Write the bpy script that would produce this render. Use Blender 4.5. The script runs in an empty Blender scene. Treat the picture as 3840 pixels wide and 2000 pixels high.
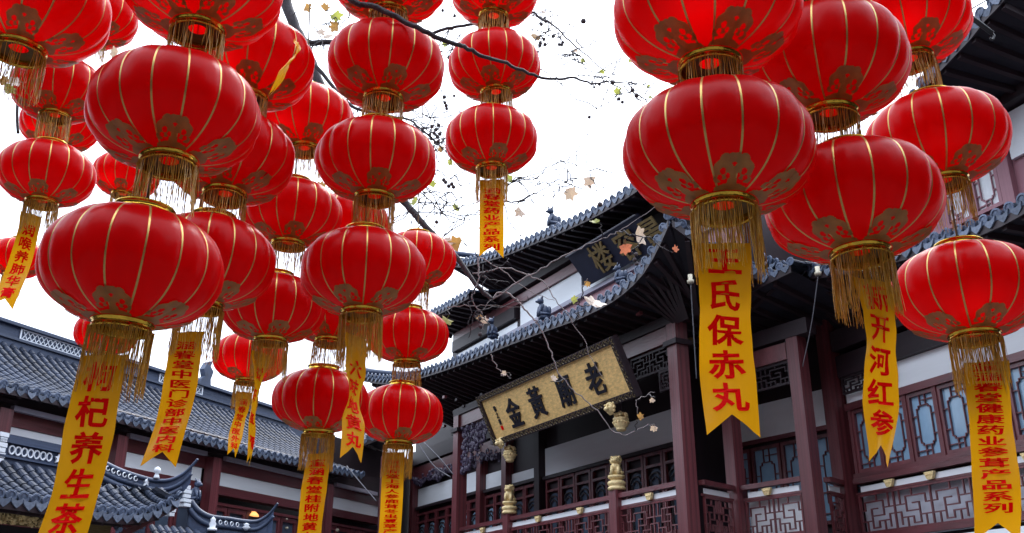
import bpy, bmesh, math, random
from mathutils import Vector, Matrix

random.seed(7)
SC = bpy.context.scene
COL = SC.collection

# ------------------------------------------------------------------ camera
F_PX, PITCH, EYE = 3600.0, math.radians(21.25), 1.6
cam_d = bpy.data.cameras.new('camera')
cam_d.sensor_width = 36.0
cam_d.lens = 36.0 * F_PX / 3840.0
cam_d.clip_end = 2000
cam = bpy.data.objects.new('camera', cam_d)
cam.location = (0, 0, EYE)
cam.rotation_euler = (math.pi / 2 + PITCH, 0, 0)
COL.objects.link(cam)
SC.camera = cam

# ------------------------------------------------------------------ sky, sun, exposure (bright overcast)
SUN_EL, SUN_AZ = math.radians(58), math.radians(20)      # azimuth from +Y (view direction) towards +X
world = bpy.data.worlds.new('World')
SC.world = world
world.use_nodes = True
wn = world.node_tree
wn.nodes.clear()
w_out = wn.nodes.new('ShaderNodeOutputWorld')
w_add = wn.nodes.new('ShaderNodeAddShader')
w_bg1 = wn.nodes.new('ShaderNodeBackground')
w_bg2 = wn.nodes.new('ShaderNodeBackground')
w_sky = wn.nodes.new('ShaderNodeTexSky')
w_sky.sky_type = 'NISHITA'
w_sky.sun_disc = False
w_sky.sun_elevation = SUN_EL
w_sky.sun_rotation = SUN_AZ
w_sky.air_density = 1.0
w_sky.dust_density = 4.0
w_bg1.inputs['Strength'].default_value = 0.05
wn.links.new(w_sky.outputs[0], w_bg1.inputs['Color'])
# even cloud layer: an overcast sky is about three times brighter overhead than at the horizon
w_tc = wn.nodes.new('ShaderNodeTexCoord')
w_sep = wn.nodes.new('ShaderNodeSeparateXYZ')
w_map = wn.nodes.new('ShaderNodeMapRange')
w_map.inputs['From Min'].default_value = 0.0
w_map.inputs['From Max'].default_value = 1.0
w_map.inputs['To Min'].default_value = 0.54
w_map.inputs['To Max'].default_value = 2.0
wn.links.new(w_tc.outputs['Generated'], w_sep.inputs[0])
wn.links.new(w_sep.outputs['Z'], w_map.inputs['Value'])
w_bg2.inputs['Color'].default_value = (0.85, 0.93, 1.06, 1)
wn.links.new(w_map.outputs[0], w_bg2.inputs['Strength'])
wn.links.new(w_bg1.outputs[0], w_add.inputs[0])
wn.links.new(w_bg2.outputs[0], w_add.inputs[1])
wn.links.new(w_add.outputs[0], w_out.inputs['Surface'])

sun_d = bpy.data.lights.new('sun', 'SUN')
sun_d.energy = 1.5
sun_d.angle = math.radians(25)
sun_d.color = (1.0, 0.97, 0.93)
sun = bpy.data.objects.new('sun', sun_d)
sdir = Vector((math.sin(SUN_AZ) * math.cos(SUN_EL), math.cos(SUN_AZ) * math.cos(SUN_EL), math.sin(SUN_EL)))
sun.rotation_euler = (-sdir).to_track_quat('-Z', 'Y').to_euler()
sun.location = sdir * 60
COL.objects.link(sun)

SC.view_settings.view_transform = 'Standard'
SC.view_settings.look = 'None'
SC.view_settings.exposure = 1.18
SC.view_settings.gamma = 1.0
SC.view_settings.use_curve_mapping = False
SC.render.engine = 'CYCLES'
SC.cycles.use_denoising = True
SC.cycles.max_bounces = 8
SC.cycles.transparent_max_bounces = 12

# ------------------------------------------------------------------ helpers
CP, SP = math.cos(PITCH), math.sin(PITCH)
K = 3840.0 / 2576.0


def ray(x, y):
    u, v = (x - 1920) / F_PX, (1000 - y) / F_PX
    return Vector((u, CP - SP * v, SP + CP * v))


def at(x, y, Y):
    """point of the scene at photograph position (x, y) and world depth Y"""
    r = ray(x, y)
    t = Y / r.y
    return Vector((r.x * t, Y, EYE + r.z * t))


class Frame:
    """vertical facade frame: s along the facade, o outwards, z up"""
    def __init__(self, O, d, n):
        self.O, self.d, self.n = Vector((O[0], O[1], 0)), Vector((d[0], d[1], 0)).normalized(), Vector((n[0], n[1], 0)).normalized()

    def P(self, s, o, z):
        return self.O + self.d * s + self.n * o + Vector((0, 0, z))

    def at(self, x, y, off=0):
        r = ray(x, y)
        q = self.O + self.n * off
        t = (q.x * self.n.x + q.y * self.n.y) / (r.x * self.n.x + r.y * self.n.y)
        w = Vector((0, 0, EYE)) + r * t - self.O
        return w.dot(self.d), w.z

    def M(self):
        m = Matrix.Identity(4)
        for i in range(3):
            m[i][0], m[i][1], m[i][2] = self.d[i], self.n[i], (0, 0, 1)[i]
        return m


def tag(o, label=None, cat=None, group=None, kind=None):
    if label: o['label'] = label
    if cat: o['category'] = cat
    if group: o['group'] = group
    if kind: o['kind'] = kind
    return o


def thing(name, loc, label, cat, group=None):
    e = bpy.data.objects.new(name, None)
    e.location = loc
    e.empty_display_size = 0.2
    COL.objects.link(e)
    return tag(e, label, cat, group)


def world_of(o):
    m = Matrix.Identity(4)
    chain = []
    while o is not None:
        chain.append(o)
        o = o.parent
    for c in reversed(chain):
        b = Matrix.LocRotScale(c.location, c.rotation_euler, c.scale)
        m = m @ c.matrix_parent_inverse @ b
    return m


def link(name, mesh, parent=None, mw=None):
    """link a mesh object whose WORLD matrix is mw"""
    o = bpy.data.objects.new(name, mesh)
    COL.objects.link(o)
    if mw is not None:
        l, r, s = mw.decompose()
        o.location, o.rotation_euler, o.scale = l, r.to_euler(), s
    if parent is not None:
        o.parent = parent
        o.matrix_parent_inverse = world_of(parent).inverted()
    return o


def link_local(name, mesh, parent, loc=(0, 0, 0), rot=(0, 0, 0), scale=(1, 1, 1)):
    o = bpy.data.objects.new(name, mesh)
    COL.objects.link(o)
    o.parent = parent
    o.location, o.rotation_euler, o.scale = loc, rot, scale
    return o


class MB:
    def __init__(self):
        self.v, self.f = [], []

    def add(self, vs, fs):
        b = len(self.v)
        self.v += [tuple(v) for v in vs]
        self.f += [tuple(i + b for i in q) for q in fs]
        return self

    def box(self, c, size, m=None):
        hx, hy, hz = size[0] / 2, size[1] / 2, size[2] / 2
        vs = [Vector((c[0] + sx * hx, c[1] + sy * hy, c[2] + sz * hz)) for sx in (-1, 1) for sy in (-1, 1) for sz in (-1, 1)]
        if m is not None: vs = [m @ v for v in vs]
        return self.add(vs, [(0, 1, 3, 2), (4, 6, 7, 5), (0, 4, 5, 1), (2, 3, 7, 6), (0, 2, 6, 4), (1, 5, 7, 3)])

    def lathe(self, prof, n=16, c=(0, 0, 0), closed=True):
        vs, fs = [], []
        for r, z in prof:
            for i in range(n):
                a = 2 * math.pi * i / n
                vs.append((c[0] + r * math.cos(a), c[1] + r * math.sin(a), c[2] + z))
        for j in range(len(prof) - 1):
            for i in range(n):
                fs.append((j * n + i, j * n + (i + 1) % n, (j + 1) * n + (i + 1) % n, (j + 1) * n + i))
        if closed:
            fs.append(tuple(range(n - 1, -1, -1)))
            fs.append(tuple((len(prof) - 1) * n + i for i in range(n)))
        return self.add(vs, fs)

    def tube(self, pts, radii, n=6, cap=True):
        pts = [Vector(p) for p in pts]
        if not isinstance(radii, (list, tuple)): radii = [radii] * len(pts)
        vs, fs = [], []
        prev = None
        for i, p in enumerate(pts):
            t = (pts[min(i + 1, len(pts) - 1)] - pts[max(i - 1, 0)])
            t = t.normalized() if t.length > 1e-9 else Vector((0, 0, 1))
            if prev is None:
                a = t.cross(Vector((0, 0, 1)))
                if a.length < 1e-3: a = t.cross(Vector((1, 0, 0)))
            else:
                a = prev - t * prev.dot(t)
            a.normalize()
            prev = a
            b = t.cross(a)
            for k in range(n):
                an = 2 * math.pi * k / n
                vs.append(p + (a * math.cos(an) + b * math.sin(an)) * radii[i])
        for i in range(len(pts) - 1):
            for k in range(n):
                fs.append((i * n + k, i * n + (k + 1) % n, (i + 1) * n + (k + 1) % n, (i + 1) * n + k))
        if cap:
            fs.append(tuple(range(n - 1, -1, -1)))
            fs.append(tuple((len(pts) - 1) * n + k for k in range(n)))
        return self.add(vs, fs)

    def sphere(self, c, r, n=10, m=7, sq=(1, 1, 1), rot=None):
        vs, fs = [], []
        for j in range(m + 1):
            ph = math.pi * j / m
            for i in range(n):
                th = 2 * math.pi * i / n
                q = Vector((math.sin(ph) * math.cos(th) * r * sq[0], math.sin(ph) * math.sin(th) * r * sq[1], math.cos(ph) * r * sq[2]))
                if rot is not None: q = rot @ q
                vs.append(q + Vector(c))
        for j in range(m):
            for i in range(n):
                fs.append((j * n + i, (j + 1) * n + i, (j + 1) * n + (i + 1) % n, j * n + (i + 1) % n))
        return self.add(vs, fs)

    def prism(self, poly, y0, y1):
        """2D polygon in x,z extruded along y"""
        n = len(poly)
        vs = [(p[0], y0, p[1]) for p in poly] + [(p[0], y1, p[1]) for p in poly]
        fs = [tuple(range(n - 1, -1, -1)), tuple(n + i for i in range(n))]
        fs += [(i, (i + 1) % n, n + (i + 1) % n, n + i) for i in range(n)]
        return self.add(vs, fs)

    def mesh(self, name, mat, smooth=False):
        me = bpy.data.meshes.new(name)
        me.from_pydata(self.v, [], self.f)
        me.materials.append(mat)
        if smooth:
            me.polygons.foreach_set('use_smooth', [True] * len(me.polygons))
        me.update()
        return me

    def build(self, name, mat, parent=None, smooth=False):
        """vertices are in WORLD space; the object's origin is put at its base centre"""
        xs = [v[0] for v in self.v]; ys = [v[1] for v in self.v]; zs = [v[2] for v in self.v]
        c = Vector(((min(xs) + max(xs)) / 2, (min(ys) + max(ys)) / 2, min(zs)))
        self.v = [(v[0] - c.x, v[1] - c.y, v[2] - c.z) for v in self.v]
        return link(name, self.mesh(name, mat, smooth), parent, Matrix.Translation(c))


def smooth_path(pts, k=6):
    """Catmull-Rom"""
    pts = [Vector(p) for p in pts]
    if len(pts) < 3: return pts
    out = []
    for i in range(len(pts) - 1):
        p0, p1, p2, p3 = pts[max(i - 1, 0)], pts[i], pts[i + 1], pts[min(i + 2, len(pts) - 1)]
        for j in range(k):
            t = j / k
            out.append(0.5 * ((2 * p1) + (-p0 + p2) * t + (2 * p0 - 5 * p1 + 4 * p2 - p3) * t * t + (-p0 + 3 * p1 - 3 * p2 + p3) * t ** 3))
    out.append(pts[-1])
    return out


# ------------------------------------------------------------------ materials
def mat(name, col, rough=0.6, metal=0.0, var=0.25, scale=6.0, bump=0.0, bscale=40.0, spec=0.5, trans=0.0, tcol=None, stretch=(1, 1, 1), emit=None, estr=0.0, per_obj=0.0, rvar=0.0):
    m = bpy.data.materials.new(name)
    m.use_nodes = True
    nt = m.node_tree
    N, L = nt.nodes, nt.links
    b = N['Principled BSDF']
    out = N['Material Output']
    b.inputs['Roughness'].default_value = rough
    b.inputs['Metallic'].default_value = metal
    b.inputs['Specular IOR Level'].default_value = spec
    tc = N.new('ShaderNodeTexCoord')
    mp = N.new('ShaderNodeMapping')
    mp.inputs['Scale'].default_value = stretch
    L.new(tc.outputs['Object'], mp.inputs['Vector'])
    nz = N.new('ShaderNodeTexNoise')
    nz.inputs['Scale'].default_value = scale
    nz.inputs['Detail'].default_value = 6
    nz.inputs['Roughness'].default_value = 0.6
    L.new(mp.outputs[0], nz.inputs['Vector'])
    rp = N.new('ShaderNodeValToRGB')
    rp.color_ramp.elements[0].position = 0.3
    rp.color_ramp.elements[1].position = 0.7
    lo = [max(0, c * (1 - var)) for c in col]
    hi = [min(1, c * (1 + var)) for c in col]
    rp.color_ramp.elements[0].color = (*lo, 1)
    rp.color_ramp.elements[1].color = (*hi, 1)
    L.new(nz.outputs['Fac'], rp.inputs[0])
    csock = rp.outputs[0]
    if per_obj > 0:
        oi = N.new('ShaderNodeObjectInfo')
        mr = N.new('ShaderNodeMapRange')
        mr.inputs['To Min'].default_value = 1 - per_obj
        mr.inputs['To Max'].default_value = 1 + per_obj
        L.new(oi.outputs['Random'], mr.inputs['Value'])
        mx = N.new('ShaderNodeVectorMath'); mx.operation = 'SCALE'
        L.new(csock, mx.inputs[0]); L.new(mr.outputs[0], mx.inputs['Scale'])
        csock = mx.outputs[0]
    L.new(csock, b.inputs['Base Color'])
    if rvar > 0:
        mr2 = N.new('ShaderNodeMapRange')
        mr2.inputs['To Min'].default_value = max(0.02, rough - rvar)
        mr2.inputs['To Max'].default_value = min(1, rough + rvar)
        L.new(nz.outputs['Fac'], mr2.inputs['Value']); L.new(mr2.outputs[0], b.inputs['Roughness'])
    if bump > 0:
        nb = N.new('ShaderNodeTexNoise')
        nb.inputs['Scale'].default_value = bscale
        nb.inputs['Detail'].default_value = 4
        L.new(mp.outputs[0], nb.inputs['Vector'])
        bp = N.new('ShaderNodeBump')
        bp.inputs['Strength'].default_value = bump
        bp.inputs['Distance'].default_value = 0.02
        L.new(nb.outputs['Fac'], bp.inputs['Height'])
        L.new(bp.outputs[0], b.inputs['Normal'])
    if emit is not None:
        b.inputs['Emission Color'].default_value = (*emit, 1)
        b.inputs['Emission Strength'].default_value = estr
    if trans > 0:
        tr = N.new('ShaderNodeBsdfTranslucent')
        tr.inputs['Color'].default_value = (*(tcol or col), 1)
        ms = N.new('ShaderNodeMixShader')
        ms.inputs[0].default_value = trans
        L.new(b.outputs[0], ms.inputs[1]); L.new(tr.outputs[0], ms.inputs[2])
        L.new(ms.outputs[0], out.inputs['Surface'])
    return m


M = {}
M['silk'] = mat('red_silk', (0.40, 0.0002, 0.0015), 0.30, 0, 0.16, 3.0, 0.25, 12.0, 0.12, 0.46, (0.95, 0.0004, 0.002), (1, 1, 0.35), per_obj=0.1)
M['tape'] = mat('gold_tape', (0.46, 0.29, 0.09), 0.34, 0.75, 0.15, 30)
M['motif'] = mat('gold_print', (0.25, 0.13, 0.03), 0.42, 0.3, 0.3, 12, trans=0.25, tcol=(0.5, 0.16, 0.03))
M['foil'] = mat('gold_foil', (0.62, 0.38, 0.045), 0.16, 1.0, 0.3, 9, 0.35, 14, rvar=0.08)
M['plate'] = mat('plate_brown', (0.10, 0.055, 0.012), 0.7, 0, 0.3, 10)
M['fringe'] = mat('gold_thread', (0.60, 0.34, 0.045), 0.35, 0.1, 0.35, 25, trans=0.3, tcol=(0.7, 0.40, 0.05))
M['banner'] = mat('yellow_satin', (0.66, 0.275, 0.002), 0.34, 0, 0.14, 2.5, 0.35, 9, 0.25, 0.30, (0.85, 0.42, 0.004), (1, 1, 0.6), per_obj=0.08)
M['ink'] = mat('red_print', (0.80, 0.002, 0.001), 0.5, 0, 0.06, 8, spec=0.08, trans=0.25, tcol=(0.95, 0.0, 0.0))
M['cord'] = mat('cord', (0.12, 0.08, 0.03), 0.8)
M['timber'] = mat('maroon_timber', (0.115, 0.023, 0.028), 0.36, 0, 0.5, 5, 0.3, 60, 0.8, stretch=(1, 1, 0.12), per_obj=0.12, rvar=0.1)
M['timber_dark'] = mat('dark_timber', (0.017, 0.007, 0.011), 0.55, 0, 0.35, 4, 0.1, 50)  # base lowered so the near-black shade sits in the colour
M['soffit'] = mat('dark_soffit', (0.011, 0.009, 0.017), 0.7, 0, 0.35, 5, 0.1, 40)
M['rafter'] = mat('rafter_brown', (0.022, 0.010, 0.014), 0.6, 0, 0.3, 8, per_obj=0.2)  # brown darkened to carry the shade under the eaves
M['white'] = mat('white_plaster', (0.80, 0.83, 0.86), 0.85, 0, 0.07, 1.6, 0.1, 20)
M['mortar'] = mat('white_mortar', (0.70, 0.74, 0.80), 0.8, 0, 0.12, 6)
M['tile'] = mat('grey_tile', (0.024, 0.032, 0.054), 0.55, 0, 0.55, 4, 0.45, 30, 0.15, per_obj=0.3, rvar=0.15)
M['tile_pan'] = mat('grey_pan_tile', (0.020, 0.026, 0.042), 0.7, 0, 0.4, 6, 0.3, 30, per_obj=0.2)
M['tile_end'] = mat('tile_end', (0.075, 0.097, 0.15), 0.5, 0, 0.35, 14, 0.4, 30, 0.25, per_obj=0.2)
M['ridge'] = mat('ridge_slate', (0.030, 0.046, 0.090), 0.55, 0, 0.35, 4, 0.2, 25, per_obj=0.1)
M['drip'] = mat('drip_tile', (0.09, 0.112, 0.16), 0.6, 0, 0.3, 14, 0.4, 30, per_obj=0.2)
M['glass'] = mat('sky_tint_glass', (0.20, 0.32, 0.44), 0.10, 0, 0.12, 1.5, 0, 1, 0.6, per_obj=0.25)  # pale blue of the reflected sky put into the pane colour
M['glass_dark_shade'] = mat('dark_shaded_glass', (0.055, 0.075, 0.11), 0.08, 0, 0.2, 1.5, 0, 1, 0.6, per_obj=0.3)  # darker pane colour stands in for shade behind the balcony
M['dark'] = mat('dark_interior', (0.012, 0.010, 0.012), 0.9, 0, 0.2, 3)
M['gilt'] = mat('gilt_carving', (0.74, 0.57, 0.28), 0.45, 0.1, 0.25, 12, 0.3, 40)
M['gilt_old'] = mat('old_gilt', (0.20, 0.14, 0.055), 0.5, 0.3, 0.5, 26, 0.5, 40)
M['gilt_dim'] = mat('dim_gilt', (0.13, 0.095, 0.045), 0.5, 0.2, 0.4, 20)
M['gilt_char'] = mat('gilt_characters', (0.22, 0.15, 0.055), 0.55, 0.15, 0.3, 12)
M['gold_board'] = mat('gold_leaf_board', (0.72, 0.47, 0.18), 0.45, 0.0, 0.28, 9, 0.5, 16, stretch=(1, 1, 2.6))
M['black_ink'] = mat('black_characters', (0.008, 0.009, 0.016), 0.4, 0, 0.2, 8)
M['navy'] = mat('navy_board', (0.014, 0.015, 0.035), 0.5, 0, 0.25, 3)
M['bark'] = mat('bark', (0.035, 0.030, 0.036), 0.8, 0, 0.5, 30, 0.6, 60)
M['bark_pale'] = mat('pale_twig', (0.22, 0.19, 0.19), 0.8, 0, 0.4, 30, 0.4, 60)
M['leaf_pale'] = mat('leaf_pale', (0.62, 0.52, 0.44), 0.6, 0, 0.25, 12, trans=0.3, tcol=(0.6, 0.45, 0.3))
M['leaf_green'] = mat('leaf_green', (0.22, 0.24, 0.05), 0.6, 0, 0.3, 12, trans=0.4, tcol=(0.45, 0.48, 0.10))
M['leaf_brown'] = mat('leaf_brown', (0.26, 0.14, 0.05), 0.65, 0, 0.4, 12, trans=0.35, tcol=(0.5, 0.28, 0.08))
M['leaf_red'] = mat('leaf_red', (0.42, 0.12, 0.07), 0.65, 0, 0.4, 12, trans=0.3, tcol=(0.6, 0.2, 0.1))
M['seed'] = mat('seed_ball', (0.055, 0.045, 0.05), 0.9, 0, 0.3, 50)
M['wire'] = mat('grey_wire', (0.15, 0.15, 0.17), 0.6)
M['porcelain'] = mat('lamp_holder', (0.55, 0.50, 0.38), 0.5)
M['iron'] = mat('black_iron', (0.02, 0.02, 0.024), 0.5)
M['carved'] = mat('carved_wood', (0.055, 0.040, 0.075), 0.45, 0, 0.5, 20)
M['paving'] = mat('stone_paving', (0.10, 0.10, 0.105), 0.8, 0, 0.3, 0.8, 0.2, 8)
M['lamp_on'] = mat('lit_lamp_shade', (0.7, 0.35, 0.12), 0.5, emit=(1.0, 0.42, 0.12), estr=0.7)
M['stripe'] = mat('grey_board', (0.34, 0.33, 0.40), 0.7, 0, 0.15, 3)
M['white_shaded'] = mat('shaded_white_board', (0.47, 0.48, 0.54), 0.8, 0, 0.2, 2)  # white backing greyed, its shade put into the colour
M['pink_wood'] = mat('rose_timber', (0.30, 0.13, 0.16), 0.5, 0, 0.2, 4, 0.1, 50, stretch=(1, 1, 0.15))

_cubes = {}


def cube(m):
    if m not in _cubes:
        _cubes[m] = MB().box((0, 0, 0), (1, 1, 1)).mesh('block_' + m, M[m])
    return _cubes[m]


def fbox(name, m, parent, fr, s0, s1, o0, o1, z0, z1):
    """a straight timber, panel or plate in a facade frame"""
    c = fr.P((s0 + s1) / 2, (o0 + o1) / 2, (z0 + z1) / 2)
    mw = Matrix.Translation(c) @ fr.M() @ Matrix.Diagonal((abs(s1 - s0), abs(o1 - o0), abs(z1 - z0), 1))
    # frames may be left-handed: keep the scale positive by flipping an axis of the rotation
    if fr.M().to_3x3().determinant() < 0:
        mw = Matrix.Translation(c) @ fr.M() @ Matrix.Diagonal((-abs(s1 - s0), abs(o1 - o0), abs(z1 - z0), 1))
    return link(name, cube(m), parent, mw)


def bar(name, m, parent, a, b, w, h, up=Vector((0, 0, 1))):
    """a beam of section w x h from a to b"""
    a, b = Vector(a), Vector(b)
    d = b - a
    x = d.normalized()
    y = up.cross(x).normalized()
    z = x.cross(y)
    r = Matrix((x, y, z)).transposed().to_4x4()
    mw = Matrix.Translation((a + b) / 2) @ r @ Matrix.Diagonal((d.length, w, h, 1))
    return link(name, cube(m), parent, mw)

# ------------------------------------------------------------------ ground
g = MB().add([(-300, -300, 0), (300, -300, 0), (300, 300, 0), (-300, 300, 0)], [(0, 1, 2, 3)]).build('ground', M['paving'])
tag(g, kind='structure')

# unseen court sides behind and beside the viewer, added to block low sky light
def unseen_court_side(name, x0, x1, y0, y1, h):
    mb = MB()
    mb.box(((x0 + x1) / 2, (y0 + y1) / 2, h / 2), (x1 - x0, y1 - y0, h))
    o = tag(mb.build(name, M['timber_dark']), kind='structure')
    along_x = (x1 - x0) > (y1 - y0)
    cx, cy = (x0 + x1) / 2, (y0 + y1) / 2
    hx, hy = (x1 - x0) / 2 + .9, (y1 - y0) / 2 + .9
    rf = MB()
    rid = [(-hx, 0), (hx, 0)] if along_x else [(0, -hy), (0, hy)]
    vs = [(cx - hx, cy - hy, h), (cx + hx, cy - hy, h), (cx + hx, cy + hy, h), (cx - hx, cy + hy, h), (cx + rid[0][0], cy + rid[0][1], h + 2), (cx + rid[1][0], cy + rid[1][1], h + 2)]
    fs = [(0, 1, 5, 4), (2, 3, 4, 5), (1, 2, 5), (3, 0, 4), (3, 2, 1, 0)] if along_x else [(1, 2, 5, 4), (3, 0, 4, 5), (0, 1, 4), (2, 3, 5), (3, 2, 1, 0)]
    rf.add(vs, fs).build('roof', M['tile_pan'], o)
    return o


unseen_court_side('unseen_wall_rear', -26, 26, -18, -12, 22.0)
unseen_court_side('unseen_wall_left', -22, -15.5, -11, 12, 11.0)
unseen_court_side('unseen_wall_right', 14.5, 21, -11, 11, 12.0)

# ------------------------------------------------------------------ facade frames
FA = Frame((3.264, 18.221), (-0.48528, 0.87436), (-0.87436, -0.48528))     # hall with the plaque, s runs away to the left
FC = Frame((6.388, 18.415), (0.39586, -0.91831), (-0.91831, -0.39586))     # right wing, s runs towards the camera
FM = Frame((4.41, 19.16), (0.5700, -0.8216), (-0.8216, -0.5700))           # narrow bay between them
FB = Frame((-3.3, 33.0), (-0.42262, -0.90631), (0.90631, -0.42262))        # long gallery on the left


# ------------------------------------------------------------------ tiled roofs
def resample(pts, n):
    pts = [Vector(p) for p in pts]
    L = [0]
    for a, b in zip(pts, pts[1:]): L.append(L[-1] + (b - a).length)
    out = []
    for i in range(n):
        t = L[-1] * i / (n - 1)
        j = 0
        while j < len(L) - 2 and L[j + 1] < t: j += 1
        k = (t - L[j]) / max(L[j + 1] - L[j], 1e-9)
        out.append(pts[j].lerp(pts[j + 1], k))
    return out


def length(pts):
    return sum((Vector(b) - Vector(a)).length for a, b in zip(pts, pts[1:]))


_end_mesh = MB().lathe([(0.0, 0), (0.078, 0), (0.085, 0.012), (0.085, 0.03), (0.06, 0.034), (0.05, 0.022), (0.0, 0.03)], 14, closed=False).mesh('end_tile', M['tile_end'], False)
_dp = [(-0.105, 0.035), (-0.06, 0.0), (0, -0.012), (0.06, 0.0), (0.105, 0.035), (0.085, -0.05), (0.04, -0.095), (0, -0.125), (-0.04, -0.095), (-0.085, -0.05)]
_drip_mesh = MB().prism(_dp, -0.012, 0.012).mesh('drip_tile', M['drip'])


def tile_roof(parent, eave, top, spacing=0.26, r=0.075, sag=0.1, ntile=9, pan=True, drip=True, seg=6, end_scale=1.0):
    """rows of half-round cover tiles and hollow pan tiles from the eave line up to the top line"""
    eave, top = smooth_path(eave), smooth_path(top)
    n = max(3, int(round(length(eave) / spacing)) + 1)
    E, T = resample(eave, n), resample(top, n)
    Z = Vector((0, 0, 1))

    def path(e, t, m):
        return [e.lerp(t, k / m) - Z * sag * 4 * (k / m) * (1 - k / m) for k in range(m + 1)]

    # boarding under the tiles
    mb = MB(); vs, fs = [], []
    m = 8
    for i in range(n):
        vs += [p - Z * 0.07 for p in path(E[i], T[i], m)]
    for i in range(n - 1):
        for k in range(m):
            a = i * (m + 1) + k
            fs.append((a, a + 1, a + m + 2, a + m + 1))
    mb.add(vs, fs).build('roof_boarding', M['tile_pan'], parent)
    for i in range(n):
        side = (E[min(i + 1, n - 1)] - E[max(i - 1, 0)]).normalized()
        P = path(E[i], T[i], ntile)
        mb = MB(); vs, fs = [], []
        rings = 0
        jit = random.uniform(-0.008, 0.008)
        for k in range(ntile):
            a, b = P[k], P[k + 1]
            t = (b - a).normalized()
            up = side.cross(t)
            if up.z < 0: up = -up
            for q, rr in ((a, r * 1.08), (b, r * 0.9)):
                for s in range(seg + 1):
                    an = math.pi * s / seg
                    vs.append(q + side * (math.cos(an) * rr + jit) + up * (math.sin(an) * rr - 0.01))
                rings += 1
        w = seg + 1
        for k in range(rings - 1):
            for s in range(seg):
                fs.append((k * w + s, k * w + s + 1, (k + 1) * w + s + 1, (k + 1) * w + s))
        mb.add(vs, fs).build('cover_tile_row', M['tile'], parent)
        # round end tile
        out = (P[0] - P[1]); out.z *= 0.25; out.normalize()
        x = side; y = out.cross(x).normalized()
        R = Matrix((x, y, out)).transposed().to_4x4()
        if R.determinant() < 0: R = Matrix((-x, y, out)).transposed().to_4x4()
        tilt = Matrix.Rotation(random.uniform(-0.1, 0.1), 4, 'X')
        link('end_tile', _end_mesh, parent, Matrix.Translation(P[0] + Z * (r * 0.25)) @ R @ tilt @ Matrix.Scale(end_scale * random.uniform(0.92, 1.06), 4))
        if i < n - 1:
            e2, t2 = (E[i] + E[i + 1]) / 2, (T[i] + T[i + 1]) / 2
            if pan:
                P2 = path(e2, t2, ntile)
                mb = MB(); vs, fs = [], []
                hw = (E[i + 1] - E[i]).length * 0.5
                for k in range(ntile):
                    a, b = P2[k], P2[k + 1]
                    t = (b - a).normalized()
                    up = side.cross(t)
                    if up.z < 0: up = -up
                    hw2 = hw if k == 0 else hw
                    for q, lift in ((a, 0.03), (b, 0.0)):
                        for s in range(5):
                            xx = -1 + s * 0.5
                            vs.append(q + side * xx * hw2 + up * (0.055 * xx * xx - 0.055 + lift))
                for k in range(2 * ntile - 1):
                    for s in range(4):
                        fs.append((k * 5 + s, k * 5 + s + 1, (k + 1) * 5 + s + 1, (k + 1) * 5 + s))
                mb.add(vs, fs).build('pan_tile_row', M['tile_pan'], parent)
            if drip:
                R2 = Matrix((x, -out, Z)).transposed().to_4x4()
                if R2.determinant() < 0: R2 = Matrix((-x, -out, Z)).transposed().to_4x4()
                link('drip_tile', _drip_mesh, parent, Matrix.Translation(e2 + out * 0.03 - Z * 0.03) @ R2 @ Matrix.Rotation(random.uniform(-0.15, 0.05), 4, 'X') @ Matrix.Scale(end_scale * random.uniform(0.92, 1.05), 4))
    return E, T


def soffit(parent, eave, wall, rafters=0.42, drop=0.14, mat_r='rafter'):
    eave, wall = smooth_path(eave), smooth_path(wall)
    n = max(4, int(length(eave) / rafters))
    E, W = resample(eave, n), resample(wall, n)
    Z = Vector((0, 0, 1))
    mb = MB()
    vs = []
    for i in range(n):
        vs += [E[i] - Z * drop, W[i]]
    mb.add(vs, [(2 * i, 2 * i + 1, 2 * i + 3, 2 * i + 2) for i in range(n - 1)])
    vs2 = []
    for i in range(n):
        vs2 += [E[i] - Z * (drop + 0.05), E[i] - Z * 0.05]
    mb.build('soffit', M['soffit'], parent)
    fb = MB()
    for i in range(n - 1):
        d = (E[i + 1] - E[i]).normalized(); q = d.cross(Z).normalized()
        p = [E[i] - Z * (drop + 0.06), E[i + 1] - Z * (drop + 0.06), E[i + 1] - Z * 0.06, E[i] - Z * 0.06]
        fb.add([v + q * 0.02 for v in p] + [v - q * 0.02 for v in p], [(0, 1, 2, 3), (7, 6, 5, 4), (0, 4, 5, 1), (3, 2, 6, 7)])
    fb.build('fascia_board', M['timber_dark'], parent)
    for i in range(1, n - 1):
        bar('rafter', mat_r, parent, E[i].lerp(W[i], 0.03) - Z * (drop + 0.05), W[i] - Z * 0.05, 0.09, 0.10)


def ridge_tubes(parent, name, pts, r, m='ridge', n=8, taper=1.0):
    p = smooth_path(pts)
    rr = [r * (1 + (taper - 1) * i / (len(p) - 1)) for i in range(len(p))]
    return MB().tube(p, rr, n).build(name, M[m], parent, True)


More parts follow.
